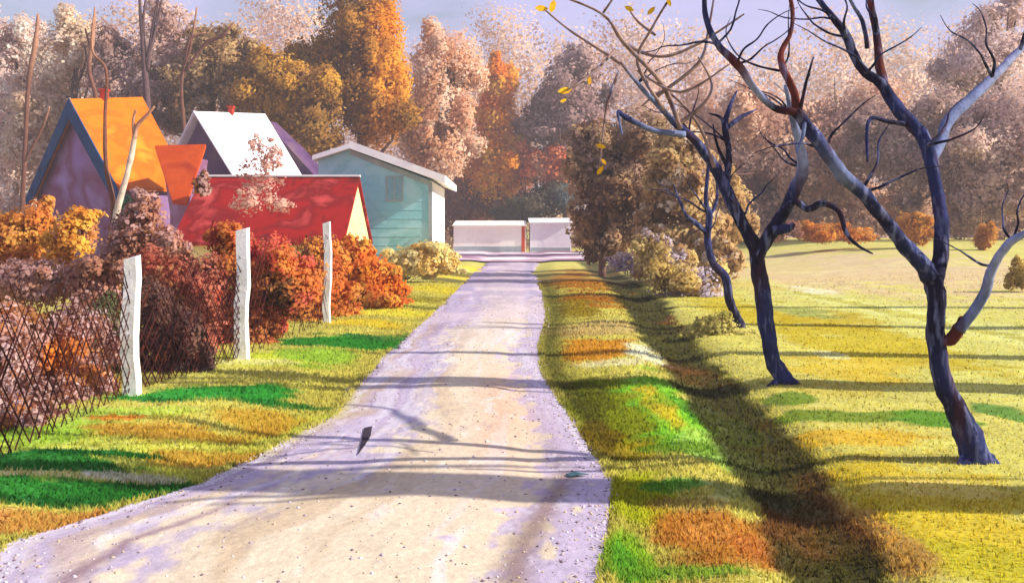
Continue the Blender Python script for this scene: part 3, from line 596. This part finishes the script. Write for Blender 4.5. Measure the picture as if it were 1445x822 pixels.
# ------------------------------------------------------------------ fence
fence = empty('wire_fence', G(262, 530), 'fence of white posts with rusty diamond lattice along the left verge', 'fence')
FP = []
for i, (px, pb, pt, w) in enumerate(((-70, 690, 395, 24), (185, 557, 366, 20), (342, 507, 326, 17), (462, 456, 316, 10))):
    g = G(px, pb); s = g.y / F; hgt = (pb - pt) * s; w *= s; FP.append((g, hgt))
    m = MB(); r = random.Random(i); n = 9
    for k in range(n):       # hand-cut post, slightly crooked
        pass
    ring = []
    for k in range(n):
        z = g.z - .25 + (hgt + .25) * k / (n - 1); ox, oy = r.uniform(-.06, .06) * w, r.uniform(-.06, .06) * w; ww = w * (1 - .12 * k / n) * r.uniform(.94, 1.06)
        ox += w * .12 * math.sin(k * .9 + i)
        ring += [(g.x + ox - ww / 2, g.y + oy - ww / 2, z), (g.x + ox + ww / 2, g.y + oy - ww / 2, z + (.03 if k == n - 1 else 0)), (g.x + ox + ww / 2, g.y + oy + ww / 2, z + (.05 if k == n - 1 else 0)), (g.x + ox - ww / 2, g.y + oy + ww / 2, z)]
    fs = [(0, 1, 2, 3)[::-1], tuple(range(4 * n - 4, 4 * n))]
    for k in range(n - 1):
        for q in range(4): fs.append((4 * k + q, 4 * k + (q + 1) % 4, 4 * k + 4 + (q + 1) % 4, 4 * k + 4 + q))
    m.add(ring, fs); m.build('post', M_POST, fence)
for i in range(3):
    (a, ha), (b, hb_) = FP[i], FP[i + 1]; m = MB(); r = random.Random(40 + i)
    Ln = math.hypot(b.x - a.x, b.y - a.y); hh = (.93 * ha, .98 * ha, .9 * hb_)[i]; step = (.17, .12, .2)[i]; sl = 1.25
    d = Vector((b.x - a.x, b.y - a.y, 0)).normalized(); off = Vector((.0, .06, 0))
    def pt(u, v): return a.lerp(b, u / Ln) + off + Vector((r.uniform(-.006, .006), r.uniform(-.01, .01), v + .04))
    k = -hh / sl
    while k < Ln:
        for sg in (1, -1):
            j = k + r.uniform(-.05, .05)
            u0, v0, u1, v1 = (j, 0, j + hh / sl, hh) if sg == 1 else (j + hh / sl, 0, j, hh)
            # clip to the panel
            def clip(u0, v0, u1, v1):
                pts = []
                for (ua, va, ub, vb) in ((u0, v0, u1, v1), (u1, v1, u0, v0)):
                    if ua < 0: f = (0 - ua) / (ub - ua); ua, va = 0, va + (vb - va) * f
                    elif ua > Ln: f = (Ln - ua) / (ub - ua); ua, va = Ln, va + (vb - va) * f
                    pts.append((ua, va))
                return pts
            if max(u0, u1) < .02 or min(u0, u1) > Ln - .02: continue
            (ua, va), (ub, vb) = clip(u0, v0, u1, v1)
            if abs(va - vb) < .05: continue
            tr = r.uniform(.0, .3) ** 1.3; 
            if sg == 1: vb_ = vb - (vb - va) * tr; ub_ = ub - (ub - ua) * tr; ua_, va_ = ua, va
            else: va_ = va; ua_ = ua; vb_ = vb - (vb - va) * tr; ub_ = ub - (ub - ua) * tr
            if i == 2 and r.random() < .45: continue
            p, q = pt(ua_, va_), pt(ub_, vb_); mid = p.lerp(q, .5) + Vector((r.uniform(-.02, .02), 0, r.uniform(-.03, .02)))
            wd = r.uniform(.005, .010) * (1.2 if i else 1)
            m.tube([p, mid, q], [wd * .8, wd, wd * .5], None, seg=4, sub=1, rough=.05)
        k += step
    m.c = []
    m.build('lattice', M_FWIRE, fence)

# ------------------------------------------------------------------ shrubs behind the fence and round the houses
SH = [
 ('orange-brown shrub at the left frame edge below the cottage', [(25, 340, 44, 44), (50, 310, 30, 28), (10, 380, 40, 40)], 18, 4200, .085, [(204, 122, 40), (184, 104, 48), (214, 146, 62), (150, 96, 76)], ()),
 ('round amber shrub in front of the cottage wall', [(105, 335, 34, 40), (90, 370, 34, 30), (120, 310, 20, 18)], 17.5, 3800, .075, [(216, 142, 36), (204, 124, 44), (224, 160, 60), (176, 112, 70)], ()),
 ('mauve-brown shrub behind the lattice beside the thin sapling', [(55, 400, 60, 36), (130, 400, 44, 50), (175, 350, 30, 34), (200, 310, 30, 30), (205, 290, 22, 24), (235, 345, 26, 26), (284, 262, 12, 18, 3)], 16, 9000, .075, [(146, 94, 74), (164, 110, 86), (176, 132, 124), (124, 78, 56), (186, 116, 60)], ()),
 ('brown and pink shrub pressed behind the lattice at the left frame edge', [(-20, 500, 60, 70, -1.2), (20, 480, 50, 60, -.4), (60, 510, 60, 60), (-20, 580, 60, 44, -1.9), (110, 480, 44, 60, .6), (30, 580, 50, 36, -1.3), (80, 560, 50, 34, -.5), (130, 545, 40, 30, .2)], 10.2, 16000, .05, [(150, 82, 40), (180, 108, 56), (188, 144, 134), (110, 66, 50), (200, 160, 154), (150, 92, 66), (196, 118, 44)], [(90, 500, 10.2, 30, (206, 112, 44)), (20, 530, 9.2, 26, (206, 170, 176)), (10, 580, 8.9, 24, (204, 106, 48)), (60, 430, 10, 30, (150, 96, 50)), (120, 530, 10, 22, (196, 120, 60))]),
 ('green-tinged shrub behind the nearest white post', [(152, 450, 24, 40), (160, 510, 26, 36), (135, 520, 26, 30)], 11.6, 3200, .05, [(102, 112, 62), (84, 84, 56), (124, 116, 70), (90, 66, 56)], ()),
 ('very dark purple-brown shrub between the first two white posts', [(235, 480, 46, 60), (215, 430, 34, 40), (260, 515, 40, 32), (190, 520, 24, 30)], 11.9, 9000, .052, [(64, 48, 50), (84, 60, 56), (104, 72, 60), (56, 44, 42)], ()),
 ('maroon and rose shrub behind the dark one in front of the red roof', [(250, 400, 46, 50), (300, 400, 40, 46), (215, 380, 30, 36), (300, 450, 34, 50), (280, 490, 30, 24, -1.2)], 14.6, 9500, .065, [(166, 74, 54), (184, 104, 80), (140, 62, 46), (184, 124, 76)], [(250, 340, 14.6, 26, (176, 120, 84))]),
 ('rose-red shrub before the red roof around the second white post', [(370, 375, 56, 44), (330, 350, 36, 34), (405, 405, 56, 44), (350, 450, 44, 50), (300, 460, 26, 44)], 14.9, 13500, .066, [(190, 54, 46), (200, 84, 70), (186, 96, 44), (200, 116, 52), (160, 60, 40)], [(400, 410, 14.9, 36, (88, 62, 40)), (350, 470, 14.9, 46, (178, 106, 58))]),
 ('rusty brown shrub behind the thin third post', [(420, 440, 50, 44), (450, 400, 44, 50), (400, 470, 50, 26), (440, 360, 24, 30), (480, 440, 34, 16, 1)], 18.8, 9500, .07, [(196, 104, 42), (176, 86, 38), (204, 128, 52), (140, 86, 54)], [(400, 400, 18.8, 26, (92, 66, 44)), (415, 440, 18.8, 22, (104, 76, 46))]),
 ('bright orange shrub left of the barn foot', [(520, 390, 44, 34), (490, 420, 40, 26), (545, 400, 26, 30), (500, 360, 26, 22), (540, 425, 34, 14, -1)], 22.5, 7500, .09, [(216, 122, 34), (204, 98, 36), (222, 146, 54), (170, 76, 40)], [(490, 365, 24, 16, (178, 130, 120))]),
 ('pale yellow-ochre shrub against the barn foot', [(590, 370, 40, 24), (610, 352, 26, 14), (560, 380, 26, 24), (630, 375, 22, 14)], 33, 5200, .13, [(232, 184, 104), (238, 198, 124), (224, 168, 84), (240, 206, 110)], ()),
 ('pinkish brown shrub rising in front of the white roof', [(372, 235, 24, 24), (365, 205, 12, 18), (385, 215, 14, 18), (372, 262, 28, 18), (350, 285, 26, 20, -1), (395, 290, 18, 12, -1)], 32.5, 950, .10, [(206, 156, 138), (192, 136, 118), (214, 172, 156)], ()),
 ('small dark green ivy clump beside the cottage eave', [(182, 288, 9, 14), (188, 302, 7, 12)], 30, 500, .11, [(36, 60, 48), (50, 74, 56)], ()),
]
for i, (lb, B, D, n, sz, pal, spt) in enumerate(SH):
    tree('shrub', lb, 'shrub', B, D, n, sz, pal, 100 + i * 3, 'shrubs along the left side', spt, .30, trunk=(i in (0, 1, 6, 7, 12)), tw=.25, bark=(96, 60, 50), part='foliage', surf=.6)
SH2 = [
 ('speckled ochre and violet scrub at the near side of the ditch head', [(950, 390, 44, 40), (990, 410, 36, 40), (920, 360, 30, 30)], 26, 6500, .10, [(190, 156, 80), (206, 176, 104), (160, 126, 76), (186, 172, 186)], [(985, 440, 26, 20, (96, 80, 44))]),
 ('dark brown scrub at the right end of the white shed', [(845, 345, 34, 26), (870, 350, 30, 26), (830, 325, 20, 22)], 44, 4200, .16, [(92, 66, 46), (116, 84, 56), (74, 54, 44)], ()),
 ('low pinkish weeds beside the far road bend', [(880, 372, 30, 14), (910, 380, 30, 16)], 34, 2000, .10, [(196, 166, 150), (160, 140, 160), (206, 180, 130)], ()),
 ('olive scrub on the bank below the slim dark tree', [(1010, 460, 30, 18), (1040, 485, 26, 12), (985, 470, 24, 16)], 16, 2600, .06, [(160, 150, 66), (132, 118, 56), (190, 176, 90), (110, 96, 50)], ()),
]
for i, (lb, B, D, n, sz, pal, spt) in enumerate(SH2):
    tree('scrub', lb, 'shrub', B, D, n, sz, pal, 160 + i * 3, 'scrub along the ditch', spt, .36, trunk=False, part='foliage', surf=.7)

# ------------------------------------------------------------------ near bare trees
NAVY, INK, PALE, GREYB, RUST, TAUPE = [[float(v) for v in lin(c)] for c in ((40, 46, 88), (26, 24, 48), (140, 146, 182), (102, 112, 148), (96, 42, 34), (140, 114, 104))]
def limb(mb, D, pts, cols, seed=0, dd=0.0, d0=0.0, seg=9, k=1.0):
    """pts (px,py,r px); dd depth drift towards/away from the viewer along the limb"""
    n = len(pts); W = [P(p[0], p[1], D + d0 + dd * i / max(1, n - 1)) for i, p in enumerate(pts)]
    mb.tube(W, [p[2] * k * w.y / F for p, w in zip(pts, W)], [cols[min(i * len(cols) // n, len(cols) - 1)] for i in range(n)], seg=seg, sub=5, rough=.14, seed=seed)
g = G(1374, 650); D1 = g.y
T1 = empty('bare_tree', g, 'nearest bare dark tree on the right, trunk forking low into two long crooked limbs', 'tree', None)
m = MB()
limb(m, D1, [(1392, 690, 30), (1384, 662, 26), (1374, 640, 21), (1364, 608, 19), (1345, 568, 14), (1327, 525, 12), (1320, 465, 13), (1322, 420, 13), (1315, 388, 14)], [NAVY, NAVY, NAVY, INK, NAVY, INK, INK, INK], 1)
for a, (ex, ey) in enumerate(((1345, 668), (1405, 672), (1420, 660))): limb(m, D1, [(1374, 640, 12), ((1374 + ex) / 2, 655, 9), (ex, ey + 4, 4)], [NAVY, NAVY, INK], 3 + a, dd=(-.15, -.1, .2)[a])
m.build('trunk', M_BARK, T1, True)
m = MB(); limb(m, D1, [(1316, 396, 12), (1300, 372, 12), (1275, 345, 11), (1245, 305, 9), (1215, 270, 9), (1185, 242, 10), (1152, 196, 10), (1122, 156, 8)], [INK, NAVY, NAVY, INK, NAVY, GREYB, NAVY, INK], 2, dd=-.5)
limb(m, D1, [(1124, 158, 6), (1092, 152, 5), (1065, 125, 5), (1040, 90, 6), (1012, 62, 4.5), (996, 25, 4), (992, -20, 3.5), (978, -90, 3), (960, -160, 2)], [RUST, INK, PALE, RUST, NAVY, NAVY, INK, INK, INK], 3, dd=-.5, d0=-.5)
m.build('left_limb', M_BARK, T1, True)
m = MB(); limb(m, D1, [(1124, 160, 7), (1121, 132, 6), (1106, 98, 5), (1102, 75, 4), (1116, 45, 3), (1117, 5, 3), (1104, -40, 2.5), (1110, -120, 2)], [RUST, RUST, RUST, RUST, RUST, RUST, INK, INK], 4, dd=.3, d0=-.5)
limb(m, D1, [(1128, 160, 3.2), (1138, 115, 2), (1148, 80, 1)], [INK], 5, dd=-.1, d0=-.5)
limb(m, D1, [(1136, 172, 3), (1132, 195, 2.5), (1124, 215, 1)], [GREYB], 5, dd=-.1, d0=-.5)
m.build('rusty_branch', M_BARK, T1, True)
m = MB(); limb(m, D1, [(1318, 398, 11), (1328, 362, 10), (1327, 300, 9), (1318, 250, 9), (1308, 205, 10), (1292, 180, 9), (1265, 152, 9), (1245, 120, 8), (1222, 103, 6.5), (1207, 82, 6), (1195, 52, 6), (1178, 28, 5), (1153, -4, 4), (1120, -60, 3), (1090, -130, 2)], [INK, NAVY, NAVY, NAVY, NAVY, INK, INK, INK, INK, NAVY, INK, INK], 6, dd=.9)
limb(m, D1, [(1250, 130, 6), (1242, 95, 6), (1236, 45, 5), (1228, 0, 5), (1220, -60, 4), (1232, -150, 2)], [INK, RUST, INK, RUST, INK, INK], 7, dd=.5, d0=.45)
limb(m, D1, [(1224, 68, 3), (1217, 30, 3), (1200, 0, 2.5), (1185, -50, 1.5)], [NAVY, GREYB], 8, dd=-.3, d0=.55)
limb(m, D1, [(1294, 178, 4.5), (1255, 172, 3), (1226, 170, 3), (1224, 228, 1.5)], [INK, NAVY], 9, dd=-.2, d0=.35)
m.build('right_limb', M_BARK, T1, True)
m = MB(); limb(m, D1, [(1314, 225, 8), (1328, 200, 7.5), (1340, 168, 8), (1375, 135, 7), (1410, 100, 6), (1450, 60, 5), (1500, 15, 4), (1540, -60, 3)], [GREYB, GREYB, PALE, GREYB], 10, dd=1.4, d0=.3)
m.build('pale_branch', M_BARK, T1, True)
m = MB(); limb(m, D1, [(1322, 482, 8), (1342, 478, 9), (1354, 462, 8), (1360, 448, 6)], [RUST], 11, dd=-.1)
limb(m, D1, [(1354, 466, 8), (1385, 422, 7), (1402, 375, 6), (1425, 342, 6), (1465, 316, 5), (1510, 250, 4), (1540, 150, 3)], [GREYB, PALE, GREYB, GREYB], 12, dd=-.6, d0=-.1)
m.build('side_branch', M_BARK, T1, True)

g = G(1108, 541); D2 = g.y
T2 = empty('bare_tree', g, 'bare blue-black tree with a hooked branch and a few yellow leaves on its twigs', 'tree', None)
m = MB()
limb(m, D2, [(1116, 548, 15), (1104, 532, 13), (1091, 510, 11), (1084, 470, 11), (1077, 420, 11), (1070, 378, 11), (1063, 345, 10), (1045, 310, 9), (1026, 270, 8.5), (1008, 235, 8)], [INK, NAVY, NAVY, NAVY, NAVY, INK, INK, INK, NAVY, INK], 21)
limb(m, D2, [(1010, 238, 8), (982, 200, 6.5), (955, 176, 5), (930, 150, 3.5), (900, 118, 3), (876, 88, 2)], [NAVY, NAVY, GREYB, TAUPE], 22, dd=-.8)
m.build('trunk', M_BARK, T2, True)
for a, ex in enumerate((1080, 1125)): 
    m = MB(); limb(m, D2, [(1104, 532, 7), ((1104 + ex) / 2, 541, 5), (ex, 549, 2)], [NAVY, INK], 30 + a, dd=(-.2, .25)[a]); m.build('root', M_BARK, T2, True)
m = MB(); limb(m, D2, [(966, 190, 5), (922, 184, 4), (884, 166, 4), (872, 158, 2), (878, 190, 1.5)], [GREYB, NAVY, GREYB], 23, dd=-.5, d0=-.4)
m.build('side_branch', M_BARK, T2, True)
m = MB(); limb(m, D2, [(1024, 262, 6), (1029, 215, 4), (1023, 180, 4.5), (1030, 150, 3), (1040, 128, 1)], [INK, NAVY], 24, dd=.5)
limb(m, D2, [(1024, 182, 3.5), (1045, 166, 3), (1066, 155, 1)], [NAVY], 25, dd=.2, d0=.3)
limb(m, D2, [(1022, 176, 3), (1016, 165, 2), (1000, 160, 1)], [INK], 26, d0=.3)
limb(m, D2, [(1026, 235, 3), (1012, 205, 2), (1006, 175, 1)], [INK], 27, d0=.3)
m.build('upright_branch', M_BARK, T2, True)
m = MB(); limb(m, D2, [(1068, 362, 10), (1086, 330, 10), (1106, 300, 8.5), (1122, 268, 8.5), (1133, 236, 8), (1126, 195, 6.5), (1117, 162, 4), (1108, 120, 2)], [INK, INK, NAVY, PALE, GREYB, PALE], 28, dd=-.6)
m.build('pale_limb', M_BARK, T2, True)
m = MB(); limb(m, D2, [(1108, 296, 6), (1122, 284, 5), (1140, 295, 5), (1160, 287, 4.5), (1184, 298, 4), (1194, 328, 3.2), (1210, 346, 2.2), (1232, 358, 1)], [INK], 29, dd=-.5, d0=-.3)
limb(m, D2, [(1090, 325, 7), (1112, 322, 6), (1120, 316, 3)], [NAVY, INK], 33, dd=-.1, d0=-.2)
m.build('hooked_branch', M_BARK, T2, True)
m = MB(); r = random.Random(5)
for a, pts in enumerate([[(960, 182, 3.5), (935, 120, 3), (880, 60, 3), (850, 20, 2), (780, -10, 1.5)], [(940, 160, 2.5), (900, 90, 2.5), (920, 40, 2), (950, -10, 1.5)], [(920, 140, 3), (985, 90, 2.5), (1000, 40, 2), (1010, -20, 1)],
     [(880, 62, 3), (930, 80, 2.5), (985, 62, 2), (1050, 20, 1)], [(876, 90, 2.5), (830, 60, 2), (800, 40, 1.5), (762, 8, 1)], [(868, 70, 2), (840, 100, 2), (800, 128, 1)], [(874, 100, 2), (856, 150, 1.6), (846, 236, .8)], [(955, 176, 3), (990, 150, 2.5), (1005, 120, 2), (985, 80, 1)],
     [(925, 50, 2), (900, 30, 1.8), (885, 10, 1)], [(1008, 236, 3), (985, 175, 2), (940, 130, 2), (905, 150, 1)], [(900, 100, 2), (960, 130, 2), (1030, 90, 1)], [(850, 20, 2), (880, -20, 1.5), (930, -60, 1)]]):
    limb(m, D2, pts, [TAUPE], 50 + a, dd=-.5 + .2 * (a % 5), d0=-.5, seg=6)
m.build('twigs', M_BARK, T2, True)
M_YL = wash('yellow_leaf', [(230, 168, 20), (240, 188, 40)], 5, edge=0)
for a, (px, py, s) in enumerate([(764, 12, 9), (780, 9, 10), (888, 12, 7), (919, 15, 7), (944, 3, 6), (797, 128, 10), (832, 114, 6), (848, 206, 7), (847, 240, 7), (852, 228, 5), (795, 142, 5)]):
    m = MB(); p = P(px, py, D2 - .8); q = s * D2 / F; th = a * 1.3
    ca, sa = math.cos(th) * q, math.sin(th) * q
    pts = [(-1, 0), (-.4, .5), (.3, .55), (1, .1), (.5, -.45), (-.3, -.5)]
    m.prism([p + Vector((u * ca - v * sa * .8, .3 * q * u, u * sa + v * ca * .8)) for u, v in pts], (0, .01, 0)); m.build('leaf', M_YL, T2)

g = G(1042, 462); D3 = g.y
T3 = empty('bare_tree', g, 'slim dark young tree standing left behind the hooked-branch tree', 'tree', None)
m = MB(); limb(m, D3, [(1046, 466, 8), (1038, 446, 7), (1030, 425, 6), (1024, 392, 6), (1006, 370, 5.5), (998, 340, 5), (1001, 305, 5), (996, 280, 3), (1000, 230, 2)], [INK, NAVY, NAVY], 41)
limb(m, D3, [(999, 330, 4), (978, 312, 3.5), (966, 300, 2), (950, 260, 1)], [NAVY], 42, dd=-.3)
m.build('trunk', M_BARK, T3, True)
m = MB(); limb(m, D3, [(1001, 305, 3), (1012, 280, 2), (1010, 240, 1)], [NAVY], 43, dd=.3); m.build('branch', M_BARK, T3, True)

def upper(T, D, starts, seed, n=5, k0=1.0, nm='upper_shadow_branches'):
    r = random.Random(seed); m = MB()
    for (px, py, rp) in starts:
        for q in range(n):
            x, y, dd = px, py, 0; pts = [(x, y, rp)]; a = r.uniform(-1.1, 1.1)
            for j in range(5):
                a += r.uniform(-.5, .5); st = r.uniform(40, 80) * k0; x += math.sin(a) * st; y -= math.cos(a) * st * .8; pts.append((x, y, rp * (1 - (j + 1) / 6)))
            limb(m, D, pts, [INK, NAVY, INK], seed + q, dd=r.uniform(-.7, .7), seg=6)
    m.build(nm, M_BARK, T, True)
upper(T1, D1, [(960, -160, 4), (1110, -120, 4), (1090, -130, 4), (1232, -150, 5), (1220, -60, 5), (1185, -60, 3.5), (1540, -60, 4)], 300, 5)  # unseen branches above the frame, added to thicken the tree's shadow
upper(T1, D1, [(1215, 270, 2.6), (1165, 215, 2.4), (1040, 90, 2), (1012, 62, 2), (1100, 100, 1.8), (1308, 205, 2.6), (1195, 52, 2), (1236, 45, 2), (1178, 28, 1.8), (1222, 103, 2.2)], 510, 2, .42, 'twigs')
upper(T1, D1, [(1400, 108, 2.4), (1440, 70, 2.2)], 560, 2, .4, 'side_twigs')
upper(T1, D1, [(1402, 375, 2.2), (1428, 340, 2)], 570, 2, .4, 'low_twigs')
upper(T2, D2, [(1045, 310, 2.2), (982, 200, 1.8), (1133, 236, 2), (1126, 195, 1.8), (1026, 200, 1.5), (900, 118, 1.4), (1116, 160, 1.6)], 610, 2, .36, 'side_twigs')
upper(T3, D3, [(1000, 300, 1.8), (966, 300, 1.2), (998, 340, 1.5)], 640, 2, .3, 'twigs')
for a, (x, y, lb) in enumerate([(7.4, 5.75, 'unseen bare dark tree beyond the right frame edge, added for road shadow, nearest of five'), (9.0, 9.75, 'unseen bare dark tree beyond the right frame edge, added for road shadow, second of five'), (11.4, 12.6, 'bare dark tree beyond the right frame edge, third of five'), (13.2, 16.4, 'bare dark tree beyond the right frame edge, fourth of five'), (16.6, 21.0, 'bare dark tree beyond the right frame edge, farthest of five')]):  # nearest two are unseen trees added to widen the road's shadow bands
    px = 722.5 + x / y * F; gy = gzf(x, y); py = HY + (H - gy) / y * F; T = empty('bare_tree', (x, y, gy), lb, 'tree', None); s = F / y; kk = (1.6, 1.6, 1.3, 1.2, 1.2)[a]
    m = MB(); limb(m, y, [(px, py + 6, .34 * s), (px + .1 * s, py - 1.2 * s, .25 * s), (px - .1 * s, py - 2.4 * s, .22 * s), (px + .2 * s, py - 4 * s, .2 * s), (px - .1 * s, py - 5.4 * s, .17 * s), (px - .4 * s, py - 6.8 * s, .12 * s), (px - .3 * s, py - 8.2 * s, .05 * s)], [INK, NAVY], 400 + a, dd=(-.3, .35, -.25, .4, -.4)[a], k=kk); m.build('trunk', M_BARK, T, True)
    if a < 2: upper(T, y, [(px + .2 * s, py - 4 * s, .1 * s), (px - .1 * s, py - 5.4 * s, .09 * s), (px - .4 * s, py - 6.8 * s, .07 * s)], 420 + a * 9, 4, s * .008)

lf = MB(); q = [RG(*p) for p in ((514, 612), (525, 609), (523, 622), (516, 634), (505, 650), (510, 630))]; lf.prism(q, (0, 0, .006)); lf.c = []  # thin flat dark pointed shape laid on the road
props(lf.build('dark_strip', wash('dark_strip_paint', [(44, 36, 48), (60, 50, 60)], 6)), 'small dark pointed strip lying flat on the left part of the road', 'bark')
g = RG(815, 680); lf = MB(); lf.prism([g + Vector((u * .09, v * .09, .004 + .012 * w_)) for u, v, w_ in ((-1, .3, 0), (-.2, .5, 1), (1, .1, 0), (.2, -.3, 1), (-.7, -.5, 0))], (0, 0, .006)); lf.c = []
props(lf.build('fallen_leaf', wash('teal_leaf', [(50, 84, 96), (70, 104, 110)], 6)), 'single small blue-green leaf lying at the right edge of the road', 'leaf')

# thin trees on the left
g = G(150, 560, 8); DL = 22.0; pz = P(150, 500, DL); 
T4 = empty('sapling', (pz.x, DL, gzf(pz.x, DL)), 'thin pale brown forked sapling leaning in front of the orange roof', 'tree')
LB = [float(v) for v in lin((168, 122, 96))]; LP = [float(v) for v in lin((206, 186, 170))]; LD = [float(v) for v in lin((112, 74, 60))]
m = MB(); limb(m, DL, [(140, 440, 5), (148, 400, 5), (156, 350, 5), (165, 300, 4.5), (178, 250, 4), (186, 215, 4), (193, 180, 3), (208, 162, 2.5), (218, 150, 1.5)], [LD, LD, LP, LP, LB, LB], 60)
limb(m, DL, [(190, 195, 3), (188, 170, 2), (192, 155, 1.5)], [LB], 61)
m.build('trunk', M_BARK2, T4, True)
m = MB(); limb(m, DL, [(156, 345, 4), (160, 290, 3.5), (150, 235, 3), (148, 170, 2.5), (150, 100, 2), (130, 70, 1.5), (134, 10, 1)], [LD, LD, LB], 62, dd=.6)
m.build('branch', M_BARK2, T4, True)
for a, (lb, D, L) in enumerate([
   ('cluster of thin dark upright stems rising behind the orange roof, top left', 55, [[(210, 200, 5), (203, 80, 4), (198, 20, 2.5), (196, -40, 1.5)], [(208, 100, 3), (214, 50, 2.5), (226, -20, 1.5)], [(206, 90, 3), (220, 40, 2), (234, -30, 1)], [(205, 80, 2), (202, 30, 2), (210, -30, 1)], [(210, 160, 3), (175, 110, 2), (150, 120, 1)]]),
   ('slender brown stem with a bent tip against the pale wood, top left', 52, [[(150, 260, 4), (138, 150, 3), (126, 100, 3), (130, 60, 3.5), (134, 20, 1.5)], [(128, 70, 2), (120, 40, 1)]]),
   ('thin rust-brown stem near the left frame edge', 50, [[(30, 320, 4), (36, 200, 3), (40, 120, 3), (50, 60, 4), (54, 20, 1.5)], [(34, 230, 2.5), (60, 180, 2), (70, 150, 1)]]),
   ('thin dark bent branch-tree behind the white roof', 55, [[(262, 220, 4), (256, 120, 2.5), (268, 70, 2), (278, 10, 1)], [(262, 90, 2), (268, 56, 3), (290, 46, 1)], [(262, 100, 2), (290, 62, 3), (315, 50, 2.5), (331, 30, 1)]])]):
    p = P(L[0][0][0], 330, D); t = empty('thin_tree', (p.x, D, gzf(p.x, D)), lb, 'tree', None)
    m = MB(); L[0].insert(0, (L[0][0][0], 372, L[0][0][2] * 1.2))
    for k, pts in enumerate(L): limb(m, D, pts, [LD, LD, LB] if a else [[float(v) for v in lin((92, 70, 72))]], 70 + a * 5 + k, seg=6)
    m.build('trunk', M_BARK2, t, True)

# ------------------------------------------------------------------ light, sky, camera
EL, AZ = math.radians(31), math.radians(97)      # sun to the right, azimuth measured from +Y towards +X
sd = Vector((math.sin(AZ) * math.cos(EL), math.cos(AZ) * math.cos(EL), math.sin(EL)))
sun = bpy.data.lights.new('sun', 'SUN'); sun.energy = 4.9; sun.angle = math.radians(.5); sun.color = (1.0, .94, .84)
so = bpy.data.objects.new('sun', sun); COL.objects.link(so); so.rotation_euler = sd.to_track_quat('Z', 'Y').to_euler()
W = bpy.data.worlds.new('World'); S.world = W; W.use_nodes = True; nt = W.node_tree; N = nt.nodes; K = nt.links
sky = N.new('ShaderNodeTexSky'); sky.sky_type = 'NISHITA'; sky.sun_disc = False; sky.sun_elevation = EL; sky.sun_rotation = AZ
sky.air_density = 1.0; sky.dust_density = 1.5
tc = N.new('ShaderNodeTexCoord'); mp = N.new('ShaderNodeMapping'); mp.inputs['Scale'].default_value = (1, 1, 2.2); K.new(tc.outputs['Generated'], mp.inputs['Vector'])
ns = N.new('ShaderNodeTexNoise'); ns.inputs['Scale'].default_value = 4.5; ns.inputs['Detail'].default_value = 5; ns.inputs['Distortion'].default_value = .6; K.new(mp.outputs[0], ns.inputs['Vector'])
cr = N.new('ShaderNodeValToRGB'); cr.color_ramp.elements[0].position = .40; cr.color_ramp.elements[1].position = .62; K.new(ns.outputs['Fac'], cr.inputs['Fac'])
ml = N.new('ShaderNodeMath'); ml.operation = 'MULTIPLY'; ml.inputs[1].default_value = .75; K.new(cr.outputs[0], ml.inputs[0])
ml2 = N.new('ShaderNodeMath'); ml2.operation = 'ADD'; ml2.inputs[1].default_value = .18; K.new(ml.outputs[0], ml2.inputs[0])
mx = N.new('ShaderNodeMix'); mx.data_type = 'RGBA'; mx.inputs[7].default_value = (4.5, 4.5, 7.7, 1)
K.new(ml2.outputs[0], mx.inputs[0]); K.new(sky.outputs[0], mx.inputs[6])
bg = N['Background']; bg.inputs['Strength'].default_value = .078; K.new(mx.outputs[2], bg.inputs['Color'])

HZ = 0.0016
if HZ:
    hm = bpy.data.materials.new('haze'); hm.use_nodes = True; hn = hm.node_tree; hn.nodes.remove(hn.nodes['Principled BSDF'])
    pv = hn.nodes.new('ShaderNodeVolumePrincipled'); pv.inputs['Density'].default_value = HZ; pv.inputs['Color'].default_value = (.95, .86, .86, 1)
    hn.links.new(pv.outputs[0], hn.nodes['Material Output'].inputs['Volume'])
    m = MB(); m.box((-5600, -40, -3), (5600, 1000, 60)); m.c = []; props(m.build('haze', hm), 'pale mauve air between the viewer and the wood', 'haze', kind='stuff')
cam = bpy.data.cameras.new('camera'); co = bpy.data.objects.new('camera', cam); COL.objects.link(co); S.camera = co
co.location = (0, 0, H); co.rotation_euler = (PI / 2, 0, 0)
cam.sensor_width = 36; cam.lens = 36 * F / 1445; cam.shift_y = -(411 - HY) / 1445; cam.clip_end = 3000; cam.clip_start = .05
S.view_settings.view_transform = 'Standard'; S.view_settings.look = 'None'; S.view_settings.gamma = 1; S.view_settings.exposure = .80
S.cycles.max_bounces = 6
